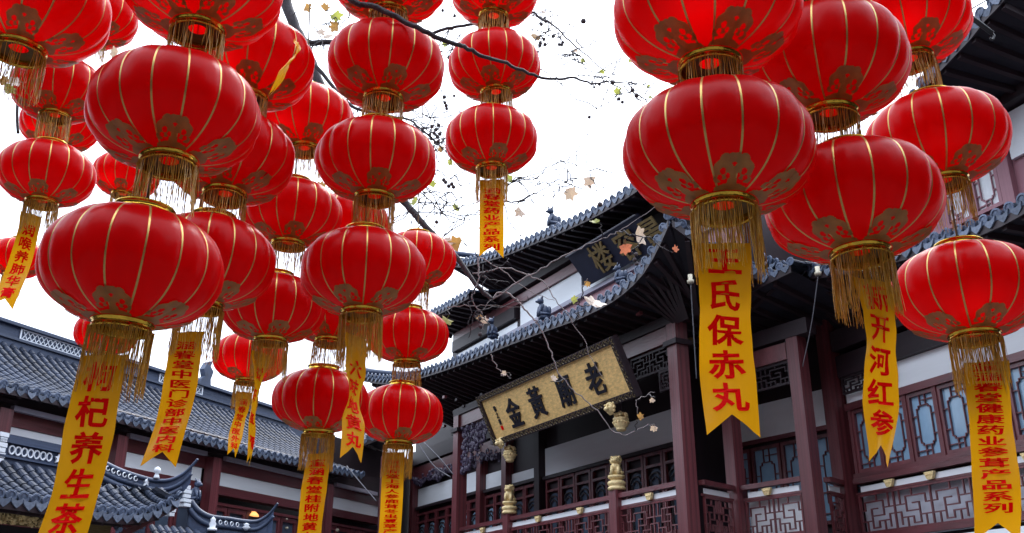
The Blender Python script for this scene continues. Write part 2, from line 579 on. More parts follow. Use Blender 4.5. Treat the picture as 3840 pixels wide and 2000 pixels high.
# small seated beast of fired clay that stands on the eaves
def beast_mesh():
    mb = MB()
    mb.box((0, 0, 0.05), (0.26, 0.2, 0.10))
    mb.sphere((-0.02, 0, 0.24), 0.13, 10, 7, (0.85, 0.75, 1.25))
    mb.sphere((0.06, 0, 0.33), 0.10, 10, 7, (0.9, 0.8, 1.2))
    mb.sphere((0.10, 0, 0.50), 0.095, 10, 7, (1.05, 0.9, 0.95))
    mb.sphere((0.19, 0, 0.475), 0.055, 8, 6, (1.1, 0.8, 0.7))
    for s in (-1, 1):
        mb.tube([(0.08, s * 0.05, 0.55), (0.06, s * 0.075, 0.64)], [0.035, 0.008], 6)
        mb.tube([(0.11, s * 0.06, 0.34), (0.15, s * 0.065, 0.2), (0.15, s * 0.065, 0.08)], [0.045, 0.035, 0.04], 6)
    mb.sphere((-0.15, 0, 0.26), 0.09, 8, 6, (.7, .8, 1.5))
    mb.box((0, 0, 0.13), (0.3, 0.24, 0.07))
    return mb.mesh('beast', M['ridge'], True)


BEAST = beast_mesh()


def beast(p, yaw, size, label):
    o = link('roof_figurine', BEAST, None, Matrix.Translation(p) @ Matrix.Rotation(yaw, 4, 'Z') @ Matrix.Scale(size, 4))
    return tag(o, label, 'roof figurine', 'clay beasts on the eaves')


# ------------------------------------------------------------------ lattice, windows, balustrades
FRET = [('v', .5, .78, 1), ('h', .15, .68, .78), ('v', .15, .58, .78), ('h', 0, .15, .58), ('v', .68, .42, .78), ('h', .33, .68, .42),
        ('v', .33, .42, .60), ('h', .33, .50, .60), ('v', .84, .60, 1), ('h', .84, 1, .60), ('h', .68, .84, .60), ('h', 0, .33, .30),
        ('v', .18, 0, .30), ('v', .33, .12, .42), ('h', .33, .52, .12), ('v', .52, .12, .28), ('h', .52, .84, .28), ('v', .84, .10, .42),
        ('h', .84, 1, .42), ('v', .68, 0, .28)]


def lattice(parent, fr, s0, s1, o, z0, z1, modules, w=0.022, m='timber', name='lattice_panel'):
    """carved fret: the frame is the part, its bars are sub-parts"""
    mb = MB()
    fm = fr.M()
    c = fr.P(0, 0, 0)
    lo, hi = min(s0, s1), max(s0, s1)
    for (a, b, p, q) in ((lo, hi, z0, z0 + w * 1.6), (lo, hi, z1 - w * 1.6, z1), (lo, lo + w * 1.6, z0 + w * 1.6, z1 - w * 1.6), (hi - w * 1.6, hi, z0 + w * 1.6, z1 - w * 1.6)):
        T = Matrix.Translation(fr.P((a + b) / 2, o, (p + q) / 2)) @ fm
        mb.box((0, 0, 0), (b - a, 0.05, q - p), T)
    pn = mb.build(name, M[m], parent)
    W, Hh = (hi - lo) / modules, z1 - z0
    for k in range(modules):
        for (t, a, b, c2) in FRET:
            def X(v): return lo + W * (k + (v if k % 2 == 0 else 1 - v))
            if t == 'v':
                fbox('lattice_bar', m, pn, fr, X(a) - w / 2, X(a) + w / 2, o - 0.016, o + 0.016, z0 + Hh * b, z0 + Hh * c2)
            else:
                x0, x1 = sorted((X(a), X(b)))
                fbox('lattice_bar', m, pn, fr, x0 - w / 2, x1 + w / 2, o - 0.014, o + 0.014, z0 + Hh * c2 - w / 2, z0 + Hh * c2 + w / 2)
        if k > 0:
            fbox('lattice_bar', m, pn, fr, lo + W * k - w * 0.6, lo + W * k + w * 0.6, o - 0.02, o + 0.02, z0, z1)
    return pn


def _bracket_mesh():
    p = [(-0.11, 0.1), (-0.10, 0.07), (-0.085, 0.04), (-0.07, 0.0), (-0.05, -0.03), (0.05, -0.03), (0.07, 0.0), (0.085, 0.04), (0.10, 0.07), (0.11, 0.1)]
    mb = MB().prism(p, -0.03, 0.03)
    for x in (-0.05, 0, 0.05):
        mb.sphere((x, 0.03, 0.05), 0.022, 6, 4)
        mb.sphere((x, -0.03, 0.05), 0.022, 6, 4)
    return mb.mesh('gilt_bracket', M['gilt'])


BRACKET = _bracket_mesh()


def balustrade(fr, s0, s1, label, zt=4.40, zb=3.40, brackets=(), modules=3, backing=None, o=0.0, posts=()):
    e = thing('balustrade', fr.P((s0 + s1) / 2, o, zb - 0.15), label, 'balustrade', 'balustrades of the upper gallery')
    a, b = min(s0, s1), max(s0, s1)
    fbox('handrail', 'timber', e, fr, a, b, o - 0.07, o + 0.07, zt - 0.09, zt)
    fbox('upper_rail', 'timber', e, fr, a, b, o - 0.03, o + 0.03, zt - 0.29, zt - 0.25)
    fbox('pale_board', 'white', e, fr, a + 0.1, b - 0.1, o - 0.035, o - 0.01, zt - 0.248, zt - 0.14)
    fbox('bottom_rail', 'timber', e, fr, a, b, o - 0.05, o + 0.05, zb - 0.1, zb)
    lattice(e, fr, a + 0.04, b - 0.04, o, zb + 0.004, zt - 0.294, modules)
    if backing:
        fbox('backing_board', backing, e, fr, a, b, o - 0.18, o - 0.14, zb - 0.1, zt - 0.3)
    for s in brackets:
        link('gilt_bracket', BRACKET, e, Matrix.Translation(fr.P(s, o + 0.05, zt - 0.22)) @ fr.M().to_3x3().to_4x4() @ Matrix.Rotation(0, 4, 'Z') if fr.M().to_3x3().determinant() > 0 else Matrix.Translation(fr.P(s, o + 0.05, zt - 0.22)) @ fr.M() @ Matrix.Diagonal((-1, 1, 1, 1)))
    for s in posts:
        fbox('newel_post', 'timber', e, fr, s - 0.13, s + 0.13, o - 0.131, o + 0.131, zb - 0.3, zt + 0.08)
    return e


def arch_window(parent, fr, s, o, z0, z1, w, glass='glass'):
    """casement with a tall pane under a scrolled arch"""
    fm = fr.M()
    T = lambda a, b, p, q: Matrix.Translation(fr.P((a + b) / 2, o, (p + q) / 2)) @ fm
    mb = MB()
    f = 0.075
    for (a, b, p, q) in ((s - w / 2, s - w / 2 + f, z0, z1), (s + w / 2 - f, s + w / 2, z0, z1), (s - w / 2 + f, s + w / 2 - f, z1 - f, z1), (s - w / 2 + f, s + w / 2 - f, z0, z0 + f), (s - w / 2 + f, s + w / 2 - f, z1 - 0.33, z1 - 0.27)):
        mb.box((0, 0, 0), (b - a, 0.07, q - p), T(a, b, p, q))
    win = mb.build('window', M['timber'], parent)
    zc = z1 - 0.60
    iw = w / 2 - f - 0.03
    # pane: slender light with an arched head
    pts = [(-iw * .55, z0 + f)] + [(-iw * .55, zc - 0.08)] + [(-iw * math.cos(t * math.pi / 8), zc + 0.24 * math.sin(t * math.pi / 8)) for t in range(9)] + [(iw * .55, zc - 0.08), (iw * .55, z0 + f)]
    mb = MB()
    n = len(pts)
    vs = [fr.P(s + x, o - 0.03, z) for x, z in pts]
    mb.add(vs, [tuple(range(n))]).build('pane', M[glass], win)
    mb = MB()
    mb.tube([fr.P(s - iw * .8 * math.cos(t * math.pi / 8), o, zc + 0.02 + 0.13 * math.sin(t * math.pi / 8)) for t in range(9)], 0.022, 5)
    mb.tube([fr.P(s - iw * .55, o, zc - 0.02), fr.P(s, o, zc + 0.06), fr.P(s + iw * .55, o, zc - 0.02)], 0.02, 5)
    for sg in (-1, 1):
        mb.tube([fr.P(s + sg * iw * .62, o, z0 + f), fr.P(s + sg * iw * .62, o, zc - 0.02)], 0.016, 5)
        for q in range(3):
            zz = z0 + f + (zc - z0 - f) * (q + .6) / 3.4
            mb.tube([fr.P(s + sg * iw * .66, o, zz - 0.06), fr.P(s + sg * iw * 1.02, o, zz), fr.P(s + sg * iw * .66, o, zz + 0.06)], 0.013, 4)
    mb.build('window_scrollwork', M['timber_dark'], win)
    return win


def fret_window(parent, fr, s, o, z0, z1, w, frame_m='timber', glass='glass'):
    """casement with a clear centre pane held by a fretted border"""
    fm = fr.M()
    f = 0.07
    mb = MB()
    for (a, b, p, q) in ((s - w / 2, s - w / 2 + f, z0, z1), (s + w / 2 - f, s + w / 2, z0, z1), (s - w / 2 + f, s + w / 2 - f, z1 - f, z1), (s - w / 2 + f, s + w / 2 - f, z0, z0 + f)):
        mb.box((0, 0, 0), (b - a, 0.07, q - p), Matrix.Translation(fr.P((a + b) / 2, o, (p + q) / 2)) @ fm)
    win = mb.build('window', M[frame_m], parent)
    a, b, p, q = s - w / 2 + f, s + w / 2 - f, z0 + f, z1 - f
    fbox('pane', glass, win, fr, a, b, o - 0.034, o - 0.024, p, q)
    W, Hh = b - a, q - p
    B = 0.018
    ia, ib, ip, iq = a + W * .2, b - W * .2, p + Hh * .17, q - Hh * .17
    ch = W * 0.09

    def vb(x, y0, y1): fbox('lattice_bar', frame_m, win, fr, x - B / 2, x + B / 2, o - 0.015, o + 0.015, y0, y1)

    def hb(y, x0, x1): fbox('lattice_bar', frame_m, win, fr, x0, x1, o - 0.013, o + 0.013, y - B / 2, y + B / 2)
    vb(ia, ip + ch, iq - ch); vb(ib, ip + ch, iq - ch); hb(ip, ia + ch, ib - ch); hb(iq, ia + ch, ib - ch)
    for sx, x in ((1, ia), (-1, ib)):
        for sy, y in ((1, ip), (-1, iq)):
            vb(x + sx * ch, min(y, y + sy * ch), max(y, y + sy * ch)); hb(y + sy * ch, min(x, x + sx * ch), max(x, x + sx * ch))
    for t in (.25, .75):
        hb(ip + (iq - ip) * t, a, ia); hb(ip + (iq - ip) * t, ib, b)
        x = ia + (ib - ia) * (.3 if t < .5 else .7)
        vb(x, p, ip); vb(x, iq, q)
    hb((p + ip) / 2, a, a + W * .55); hb((q + iq) / 2, b - W * .55, b)
    return win


def carved_cluster(parent, name, fr, s0, s1, o, z0, z1, n, r, m, shape=lambda u, v: True, seed=1):
    """pierced carving: a mass of leaves, fruit and curls"""
    rnd = random.Random(seed)
    mb = MB()
    k = 0
    while k < n:
        u, v = rnd.random(), rnd.random()
        k += 1
        if not shape(u, v): continue
        c = fr.P(s0 + (s1 - s0) * u, o + rnd.uniform(-.04, .04), z0 + (z1 - z0) * v)
        q = r * rnd.uniform(.6, 1.2)
        if rnd.random() < .6:
            mb.sphere(c, q, 7, 5, (1, .7, 1))
        else:
            a0 = rnd.random() * 6.28
            mb.tube([c + fr.d * math.cos(a0 + t) * q * 1.5 * (1 - t / 8) + Vector((0, 0, math.sin(a0 + t) * q * 1.5 * (1 - t / 8))) for t in range(0, 6)], q * .4, 5)
    return mb.build(name, M[m], parent)

# ------------------------------------------------------------------ glyphs (built-in font)
_font_curve = bpy.data.curves.new('glyph_source', 'FONT')
_font_obj = bpy.data.objects.new('glyph_source', _font_curve)
COL.objects.link(_font_obj)
_glyphs = {}


def glyph(ch, bold=0.022, cuts=8):
    """flat mesh of one character, centred, about one unit high -> (verts, faces)"""
    if (ch, bold) in _glyphs: return _glyphs[(ch, bold)]
    _font_curve.body = ch
    _font_curve.offset = 0.0
    _font_curve.resolution_u = 3
    dg = bpy.context.evaluated_depsgraph_get()
    dg.update()
    me = bpy.data.meshes.new_from_object(_font_obj.evaluated_get(dg))
    bm = bmesh.new()
    bm.from_mesh(me)
    bpy.data.meshes.remove(me)
    xs = [v.co.x for v in bm.verts]; ys = [v.co.y for v in bm.verts]
    cx, cy = (min(xs) + max(xs)) / 2, (min(ys) + max(ys)) / 2
    for v in bm.verts: v.co.x -= cx; v.co.y -= cy; v.co.z = 0
    for k in range(1, cuts):
        y = -0.5 + k / cuts
        bmesh.ops.bisect_plane(bm, geom=bm.verts[:] + bm.edges[:] + bm.faces[:], plane_co=(0, y, 0), plane_no=(0, 1, 0))
    bmesh.ops.remove_doubles(bm, verts=bm.verts[:], dist=1e-5)
    bm.verts.index_update()
    V = [v.co.copy() for v in bm.verts]
    Fa = [tuple(v.index for v in f.verts) for f in bm.faces]
    # embolden: a thin rim round every outline
    nor = {}
    for e in bm.edges:
        if len(e.link_faces) == 1:
            a, b = e.verts
            d = (b.co - a.co).normalized()
            o = Vector((d.y, -d.x, 0))
            fc = e.link_faces[0].calc_center_median()
            # outward = away from the face
            if o.dot(fc - a.co) > 0: o = -o
            for v in (a, b): nor.setdefault(v.index, []).append(o)
    new = {}
    for i, l in nor.items():
        m_ = sum(l, Vector((0, 0, 0)))
        m_ = m_.normalized() if m_.length > 1e-6 else l[0]
        k_ = min(1.6, 1 / max(.5, m_.dot(l[0])))
        new[i] = len(V)
        V.append(V[i] + m_ * bold * k_)
    for e in bm.edges:
        if len(e.link_faces) == 1:
            a, b = e.verts[0].index, e.verts[1].index
            Fa.append((a, b, new[b], new[a]))
    _glyphs[(ch, bold)] = (V, Fa)
    bm.free()
    return _glyphs[(ch, bold)]


def relief_glyph(name, ch, mat_, parent, place, size, depth, bold, sx=1.0):
    """raised character: place(x, y, h) -> world point"""
    vs, fs = glyph(ch, bold)
    n = len(vs)
    V = [place(v.x * size * sx, v.y * size, depth) for v in vs] + [place(v.x * size * sx, v.y * size, 0.0) for v in vs]
    Fc = [f for f in fs]
    edges = {}
    for f in fs:
        for i in range(len(f)):
            a, b = f[i], f[(i + 1) % len(f)]
            edges[(a, b)] = 1
    for (a, b) in edges:
        if (b, a) not in edges: Fc.append((a, b, b + n, a + n))
    return MB().add(V, Fc).build(name, mat_, parent)


def PL(fr, lst):
    return [fr.P(*p) for p in lst]


# ================================================================== hall with the plaque (frame A)
hall = thing('hall', FA.P(6, -2, 0), 'two-tier hall of maroon timber with upswept tiled eaves behind the gold plaque', 'building')
# body
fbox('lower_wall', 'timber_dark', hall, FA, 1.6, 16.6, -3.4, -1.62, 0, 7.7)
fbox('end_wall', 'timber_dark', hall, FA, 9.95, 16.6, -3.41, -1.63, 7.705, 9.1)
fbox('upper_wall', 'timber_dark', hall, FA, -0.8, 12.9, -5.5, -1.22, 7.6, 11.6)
fbox('gallery_floor', 'timber_dark', hall, FA, -0.2, 9.95, -1.615, 0.16, 3.0, 3.24)
# lower roof
eA = [(13.6, 1.5, 9.35), (12.0, 1.32, 8.93), (9.9, 1.25, 8.62), (7.33, 1.25, 8.38), (4.76, 1.25, 8.23), (2.93, 1.25, 8.11), (1.65, 1.25, 8.01), (0.62, 1.25, 8.0), (-0.07, 1.25, 8.07), (-0.75, 1.27, 8.26), (-1.26, 1.3, 8.58), (-1.65, 1.35, 8.86)]
tA = [(12.6, -1.2, 9.3), (11.5, -1.2, 9.25), (9.5, -1.2, 9.22), (7.2, -1.2, 9.2), (4.76, -1.2, 9.18), (2.93, -1.2, 9.15), (1.65, -1.2, 9.15), (0.7, -1.2, 9.15), (0.1, -1.0, 9.12), (-0.4, -0.5, 9.1), (-0.7, 0, 9.1), (-0.95, 0.4, 9.1)]
tile_roof(hall, PL(FA, eA), PL(FA, tA), 0.262, 0.075, 0.12, 8, pan=True, end_scale=1.1)
wA = [(13.0, -1.6, 7.9)] + [(s, -1.6, 7.6) for s in (12, 9.9, 7.3, 4.8, 2.9, 1.65, .6)] + [(-0.1, -1.2, 7.6), (-0.3, -0.9, 7.6), (-0.4, -0.5, 7.6), (-0.5, 0, 7.65)]
soffit(hall, PL(FA, eA), PL(FA, wA), 0.36)
ridge_tubes(hall, 'hip_ridge', [FA.P(-1.85, 1.5, 9.12), FA.P(-1.5, 1.15, 8.98), FA.P(-1.0, 0.5, 9.0), FA.P(-0.3, -0.6, 9.2), FA.P(0.1, -1.2, 9.35)], 0.09)
ridge_tubes(hall, 'hip_ridge', [FA.P(14.1, 1.8, 9.75), FA.P(13.6, 1.3, 9.5), FA.P(13.0, 0.2, 9.4), FA.P(12.7, -1.2, 9.5)], 0.1)
# roof returns round the two corners
tile_roof(hall, [FA.P(-1.65, 1.3, 8.86), FA.P(-1.72, 0.6, 8.5), FA.P(-1.72, -0.3, 8.2), FA.P(-1.7, -1.4, 8.05)],
          [FA.P(-0.95, 0.35, 9.1), FA.P(-0.7, -0.1, 9.1), FA.P(-0.5, -0.6, 9.1), FA.P(-0.45, -1.4, 9.1)], 0.262, 0.075, 0.1, 6)
soffit(hall, [FA.P(-1.65, 1.3, 8.86), FA.P(-1.72, 0.6, 8.5), FA.P(-1.72, -0.3, 8.2), FA.P(-1.7, -1.4, 8.05)],
       [FA.P(-0.5, 0.0, 7.65), FA.P(-0.42, -0.3, 7.6), FA.P(-0.4, -0.8, 7.6), FA.P(-0.4, -1.4, 7.6)], 0.3)
tile_roof(hall, [FA.P(13.6, 1.45, 9.35), FA.P(13.75, 0.5, 8.95), FA.P(13.75, -1.0, 8.65), FA.P(13.7, -3, 8.5)],
          [FA.P(12.7, 0.2, 9.4), FA.P(12.65, -0.6, 9.4), FA.P(12.6, -1.2, 9.4), FA.P(12.6, -3, 9.4)], 0.262, 0.075, 0.1, 6)
# gilt bosses on the brackets under the eave
for k in range(34):
    s = random.uniform(-0.2, 12); o = random.uniform(-1.2, 0.9)
    z = 7.6 + (8.0 - 7.6) * (o + 1.6) / 2.85 - 0.17
    fbox('bracket_boss', random.choice(['gilt_old', 'rafter', 'gilt_old', 'timber']), hall, FA, s, s + 0.13, o, o + 0.08, z - 0.07, z)
# eave purlins, lintels
fbox('lintel', 'timber', hall, FA, 0.22, 9.52, -0.09, 0.09, 7.12, 7.45)
fbox('painted_beam', 'timber_dark', hall, FA, 1.6, 7.7, -0.1, 0.1, 6.32, 7.115)
fbox('lintel', 'timber_dark', hall, FA, -0.25, 9.9, -0.14, 0.14, 7.46, 7.66)
# posts
for s, w in ((9.70, 0.15), (0.0, 0.145)):
    fbox('post', 'timber', hall, FA, s - w, s + w, -w, w, 0, 7.455)
    fbox('post_cap', 'timber_dark', hall, FA, s - w - .06, s + w + .06, -w - .06, w + .06, 7.0, 7.1)
for s in (1.72, 7.85, 9.68, 11.25, 16.2):
    fbox('wall_post', 'timber_dark' if s < 9 else 'timber', hall, FA, s - 0.13, s + 0.13, -1.615, -1.36, 2.9, 7.6)
# white panels over the windows
for a, b, z0, z1 in ((1.87, 7.70, 5.62, 6.36), (8.0, 9.53, 5.66, 5.94), (9.83, 11.1, 5.70, 6.15), (11.4, 16.05, 5.74, 6.34)):
    fbox('plaster_panel', 'white', hall, FA, a, b, -1.60, -1.55, z0, z1)
    fbox('panel_sill', 'timber_dark', hall, FA, a - .05, b + .05, -1.60, -1.46, z0 - 0.09, z0 - 0.004)
# windows of the gallery
for a, b, n in ((1.9, 7.65, 8), (8.0, 9.55, 2), (9.83, 11.12, 2), (11.4, 16.05, 6)):
    w = (b - a) / n
    for i in range(n):
        arch_window(hall, FA, a + w * (i + .5), -1.55, 3.7, 5.52, w - 0.03, 'glass_dark_shade' if a < 9 else 'glass')  # panes behind the balcony take the colour with shade in it
# hanging fretwork and carving under the lintel
lattice(hall, FA, 0.24, 1.55, 0.0, 6.62, 7.1, 2, 0.028, 'timber_dark', 'hanging_fretwork')
lattice(hall, FA, 0.24, 0.62, 0.0, 6.2, 6.615, 1, 0.028, 'timber_dark', 'hanging_fretwork')
carved_cluster(hall, 'carved_spandrel', FA, 7.7, 9.52, 0.0, 5.7, 7.1, 230, 0.075, 'carved', lambda u, v: v > 0.95 - 0.9 * u ** 0.8, 4)
carved_cluster(hall, 'carved_frieze', FA, 10.0, 16.2, -1.40, 6.28, 6.75, 420, 0.07, 'carved', lambda u, v: v > 0.25 + 0.3 * abs(math.sin(u * 14)), 5)
fbox('frieze_beam', 'timber', hall, FA, 9.9, 16.4, -1.60, -1.38, 6.62, 7.05)
fbox('frieze_beam', 'timber_dark', hall, FA, 9.9, 16.4, -1.60, -1.30, 7.1, 7.55)
# upper storey
fbox('base_band', 'pink_wood', hall, FA, -0.8, 12.5, -1.22, -1.16, 9.15, 9.74)
fbox('ledge', 'stripe', hall, FA, -0.8, 9.4, -1.22, -1.06, 9.745, 9.86)
fbox('plaster_panel', 'white', hall, FA, 5.15, 8.36, -1.215, -1.18, 9.87, 10.56)
fbox('plaster_panel', 'white', hall, FA, -0.6, 5.1, -1.215, -1.18, 9.87, 10.12)
fbox('plaster_panel', 'white', hall, FA, 8.55, 12.4, -1.215, -1.18, 9.80, 10.12)
fbox('wall_beam', 'timber', hall, FA, 5.0, 12.6, -1.22, -1.10, 10.57, 10.84)
fbox('wall_beam', 'timber_dark', hall, FA, 8.5, 12.6, -1.22, -1.05, 10.2, 10.56)
fbox('wall_beam', 'timber_dark', hall, FA, -0.8, 12.6, -1.22, -0.98, 10.9, 11.2)
eU = [(10.7, 0.15, 12.62), (10.07, 0.0, 12.27), (8.5, 0, 11.88), (7.06, 0, 11.59), (5.35, 0, 11.36), (4.0, 0, 11.18), (2.85, 0, 11.05), (1.86, 0, 11.0), (1.17, 0, 11.0), (0.0, 0, 11.08), (-0.9, 0.1, 11.4), (-1.5, 0.2, 11.85)]
tU = [(9.9, -3.0, 12.75)] + [(s, -3.2, 12.5) for s in (9.5, 8.2, 7.06, 5.35, 4.0, 2.85, 1.86, 1.17, 0.4)] + [(0.1, -2.8, 12.4), (-0.2, -2.2, 12.35)]
tile_roof(hall, PL(FA, eU), PL(FA, tU), 0.262, 0.078, 0.12, 9, end_scale=1.1)
soffit(hall, PL(FA, eU), [FA.P(min(10.0, max(s, -0.7)), -1.22, 11.2 + max(0, (s - 8)) * 0.15) for s, o, z in eU], 0.4)
fbox('roof_ridge', 'ridge', hall, FA, -0.2, 9.9, -3.5, -3.2, 12.3, 12.75)
ridge_tubes(hall, 'hip_ridge', [FA.P(11.0, 0.4, 12.95), FA.P(10.6, -0.1, 12.75), FA.P(10.2, -1.4, 12.7), FA.P(9.9, -3.1, 12.85)], 0.09)
# lower eave over the left end of the upper storey
eS = [(13.4, 0.1, 11.6), (12.4, 0, 11.27), (11.0, 0, 11.13), (10.1, 0, 11.08), (9.3, 0, 11.05)]
tile_roof(hall, PL(FA, eS), [FA.P(s, -2.4, 11.75) for s, o, z in eS], 0.262, 0.078, 0.1, 7, end_scale=1.1)
soffit(hall, PL(FA, eS), [FA.P(s, -1.22, 10.9) for s, o, z in eS], 0.36)
# eave-corner rafters with pale boarding
for k in range(7):
    a = FA.P(-0.15 - 0.17 * k, 1.12, 7.9 + 0.06 * k ** 1.35)
    bar('corner_rafter', 'rafter', hall, a, FA.P(-0.1 - .06 * k, 0.1, 7.42), 0.07, 0.03)

# navy sign board with gilt characters under the upper eave
sg = thing('signboard', FA.P(2.6, -0.9, 9.95), 'dark navy signboard with three worn gilt characters under the upper eave', 'sign')
q_bl, q_br, q_tl, q_tr = FA.at(2205, 1062, -0.95), FA.at(2475, 940, -0.95), FA.at(2110, 955, -0.35), FA.at(2462, 775, -0.35)
s_l, s_r = q_bl[0], q_br[0]
z_b, z_t = (q_bl[1] + q_br[1]) / 2, (q_tl[1] + q_tr[1]) / 2
sb0, sb1, st0, st1 = FA.P(s_l, -0.95, z_b), FA.P(s_r, -0.95, z_b), FA.P(s_l, -0.35, z_t), FA.P(s_r, -0.35, z_t)
sx, sy = (sb1 - sb0).normalized(), (st0 - sb0).normalized()
sn = sx.cross(sy); sn = -sn if sn.dot(FA.n) < 0 else sn
Wd, Hd = (sb1 - sb0).length, (st0 - sb0).length
MB().add([p + sn * d for d in (0, -0.06) for p in (sb0, sb1, st1, st0)], [(0, 1, 2, 3), (7, 6, 5, 4), (0, 4, 5, 1), (1, 5, 6, 2), (2, 6, 7, 3), (3, 7, 4, 0)]).build('board', M['navy'], sg)
MB().tube([st0 + sn * .05, st1 + sn * .05], 0.022, 6).build('top_rod', M['wire'], sg)
for ch, (x, y) in zip('楼容景', ((2252, 962), (2345, 912), (2436, 868))):
    sc_, zc_ = FA.at(x, y, -0.6)
    t_ = (zc_ - z_b) / (z_t - z_b)
    c_ = FA.P(sc_, -0.95 + 0.6 * t_, zc_)
    relief_glyph('character', ch, M['gilt_char'], sg, lambda a, b, h, c_=c_: c_ + sx * a + sy * b + sn * (0.02 + h), 0.78, 0.03, 0.012)

# ------------------------------------------------------------------ plaque with four black characters
plq = thing('plaque', FA.P(3.55, 0.5, 6.0), 'gold leaf plaque with four black characters in a dark carved frame, tilted forward', 'sign')
p00, p10 = FA.P(6.55, 0.55, 6.06), FA.P(0.6, 0.55, 6.06)
p01 = FA.P(6.55, 1.10, 7.22)
px_, py_ = (p10 - p00).normalized(), (p01 - p00).normalized()
pn_ = px_.cross(py_); pn_ = -pn_ if pn_.dot(FA.n) < 0 else pn_
Wp, Hp = (p10 - p00).length, (p01 - p00).length


def pq(x, y, h):
    return p00 + px_ * x + py_ * y + pn_ * h


def slab(name, m, parent, x0, x1, y0, y1, h0, h1):
    vs = [pq(x, y, h) for h in (h0, h1) for (x, y) in ((x0, y0), (x1, y0), (x1, y1), (x0, y1))]
    return MB().add(vs, [(3, 2, 1, 0), (4, 5, 6, 7), (0, 1, 5, 4), (1, 2, 6, 5), (2, 3, 7, 6), (3, 0, 4, 7)]).build(name, M[m], parent)


fw = 0.145
slab('gold_board', 'gold_board', plq, fw - .01, Wp - fw + .01, fw - .01, Hp - fw + .01, -0.06, 0.0)
for nm, a in (('frame_side', (0, fw, 0, Hp)), ('frame_side', (Wp - fw, Wp, 0, Hp)), ('frame_rail', (fw, Wp - fw, 0, fw)), ('frame_rail', (fw, Wp - fw, Hp - fw, Hp))):
    fo = slab(nm, 'timber_dark', plq, a[0], a[1], a[2], a[3], -0.10, 0.05)
    # carved key pattern on the frame
    mb = MB()
    horizontal = (a[1] - a[0]) > (a[3] - a[2])
    Ln = (a[1] - a[0]) if horizontal else (a[3] - a[2])
    k = max(2, int(Ln / 0.11))
    for i in range(k):
        t = (i + .5) / k
        cx, cy = (a[0] + Ln * t, (a[2] + a[3]) / 2) if horizontal else ((a[0] + a[1]) / 2, a[2] + Ln * t)
        pts = [pq(cx + 0.04 * math.cos(j), cy + 0.05 * math.sin(j) * (1 if i % 2 else -1), 0.056) for j in (0, 1.2, 2.4, 3.6, 4.8)]
        mb.tube(pts, 0.011, 4)
    mb.build('frame_carving', M['gilt_dim'], fo)
for ch, xf, yf in (('金', 0.235, 0.47), ('黃', 0.415, 0.49), ('廟', 0.62, 0.50), ('老', 0.815, 0.49)):
    relief_glyph('character', ch, M['black_ink'], plq, lambda a, b, h, xf=xf, yf=yf: pq(Wp * xf + a + b * 0.05, Hp * yf + b, 0.004 + h), 0.74, 0.03, 0.020, 0.82)
for ch, yf in (('徐', 0.66), ('之', 0.53), ('書', 0.40)):
    relief_glyph('signature', ch, M['black_ink'], plq, lambda a, b, h, yf=yf: pq(Wp * 0.105 + a, Hp * yf + b, 0.004 + h), 0.15, 0.012, 0.02, 0.8)
slab('red_seal', 'ink', plq, Wp * .095, Wp * .095 + .1, Hp * .24, Hp * .24 + .1, 0.001, 0.012)


def gilt_lion_head(p, size, label):
    mb = MB()
    mb.sphere((0, 0, 0), 0.16, 12, 8, (1, .8, 1))
    mb.sphere((0, -0.12, -0.04), 0.085, 8, 6, (1.1, .8, .8))
    for s in (-1, 1):
        mb.sphere((s * .06, -.12, .06), 0.035, 6, 5)
        mb.sphere((s * .14, .02, .12), 0.05, 6, 5)
    for k in range(10):
        a = k * .628
        mb.sphere((math.cos(a) * .15, .03, math.sin(a) * .15), 0.05, 6, 5)
    a = math.atan2(FA.n.x, -FA.n.y)
    return tag(link('lion_mask', mb.mesh('lion_mask', M['gilt'], True), None, Matrix.Translation(p) @ Matrix.Rotation(a, 4, 'Z') @ Matrix.Scale(size, 4)), label, 'carving', 'gilt lion masks')


def gilt_pendant(p, size, label):
    e = thing('pendant', p, label, 'carving', 'gilt basket pendants')
    e.scale = (size,) * 3
    link_local('basket', MB().lathe([(0, 0), (.10, 0), (.13, .03), (.14, .05), (.12, .07), (.17, .11), (.195, .17), (.20, .24), (.19, .27), (.21, .29), (.21, .33), (.18, .35), (0, .36)], 18, closed=False).mesh('basket', M['gilt'], True), e)
    mb = MB()
    rnd = random.Random(3)
    for k in range(26):
        a = rnd.random() * 6.28; rr = rnd.uniform(.02, .17)
        mb.sphere((rr * math.cos(a), rr * math.sin(a), .37 + (.18 - rr) * .5 + rnd.uniform(0, .05)), rnd.uniform(.035, .06), 6, 5)
    for k in range(16):
        a = k * .3927
        mb.sphere((.20 * math.cos(a), .20 * math.sin(a), .22), .03, 6, 4)
    link_local('blossoms', mb.mesh('blossoms', M['gilt'], True), e)
    link_local('stem', MB().tube([(0, 0, .4), (0, 0, 1.1)], .03, 6).mesh('stem', M['timber_dark']), e)
    return e


def pt(fr, x, y, o):
    s, z = fr.at(x, y, o)
    return fr.P(s, o, z)


gilt_lion_head(pt(FA, 1876, 1660, 0.62), 0.75, 'gilt lion mask at the lower left corner of the plaque')
gilt_lion_head(pt(FA, 2288, 1530, 0.62), 0.75, 'gilt lion mask at the lower right edge of the plaque')
gilt_pendant(pt(FA, 1912, 1733, 0.35), 0.78, 'gilt basket pendant hanging under the left end of the plaque')
gilt_pendant(pt(FA, 2330, 1617, 0.35), 0.78, 'gilt basket pendant hanging under the right end of the plaque')

# gallery balustrade of the hall, gilt lions on its newel posts
balustrade(FA, 0.22, 9.52, 'long maroon fretwork balustrade under the gold plaque, carrying two gilt lions', brackets=(1.1, 3.6, 5.4, 8.2), modules=12, posts=(6.85, 2.25))


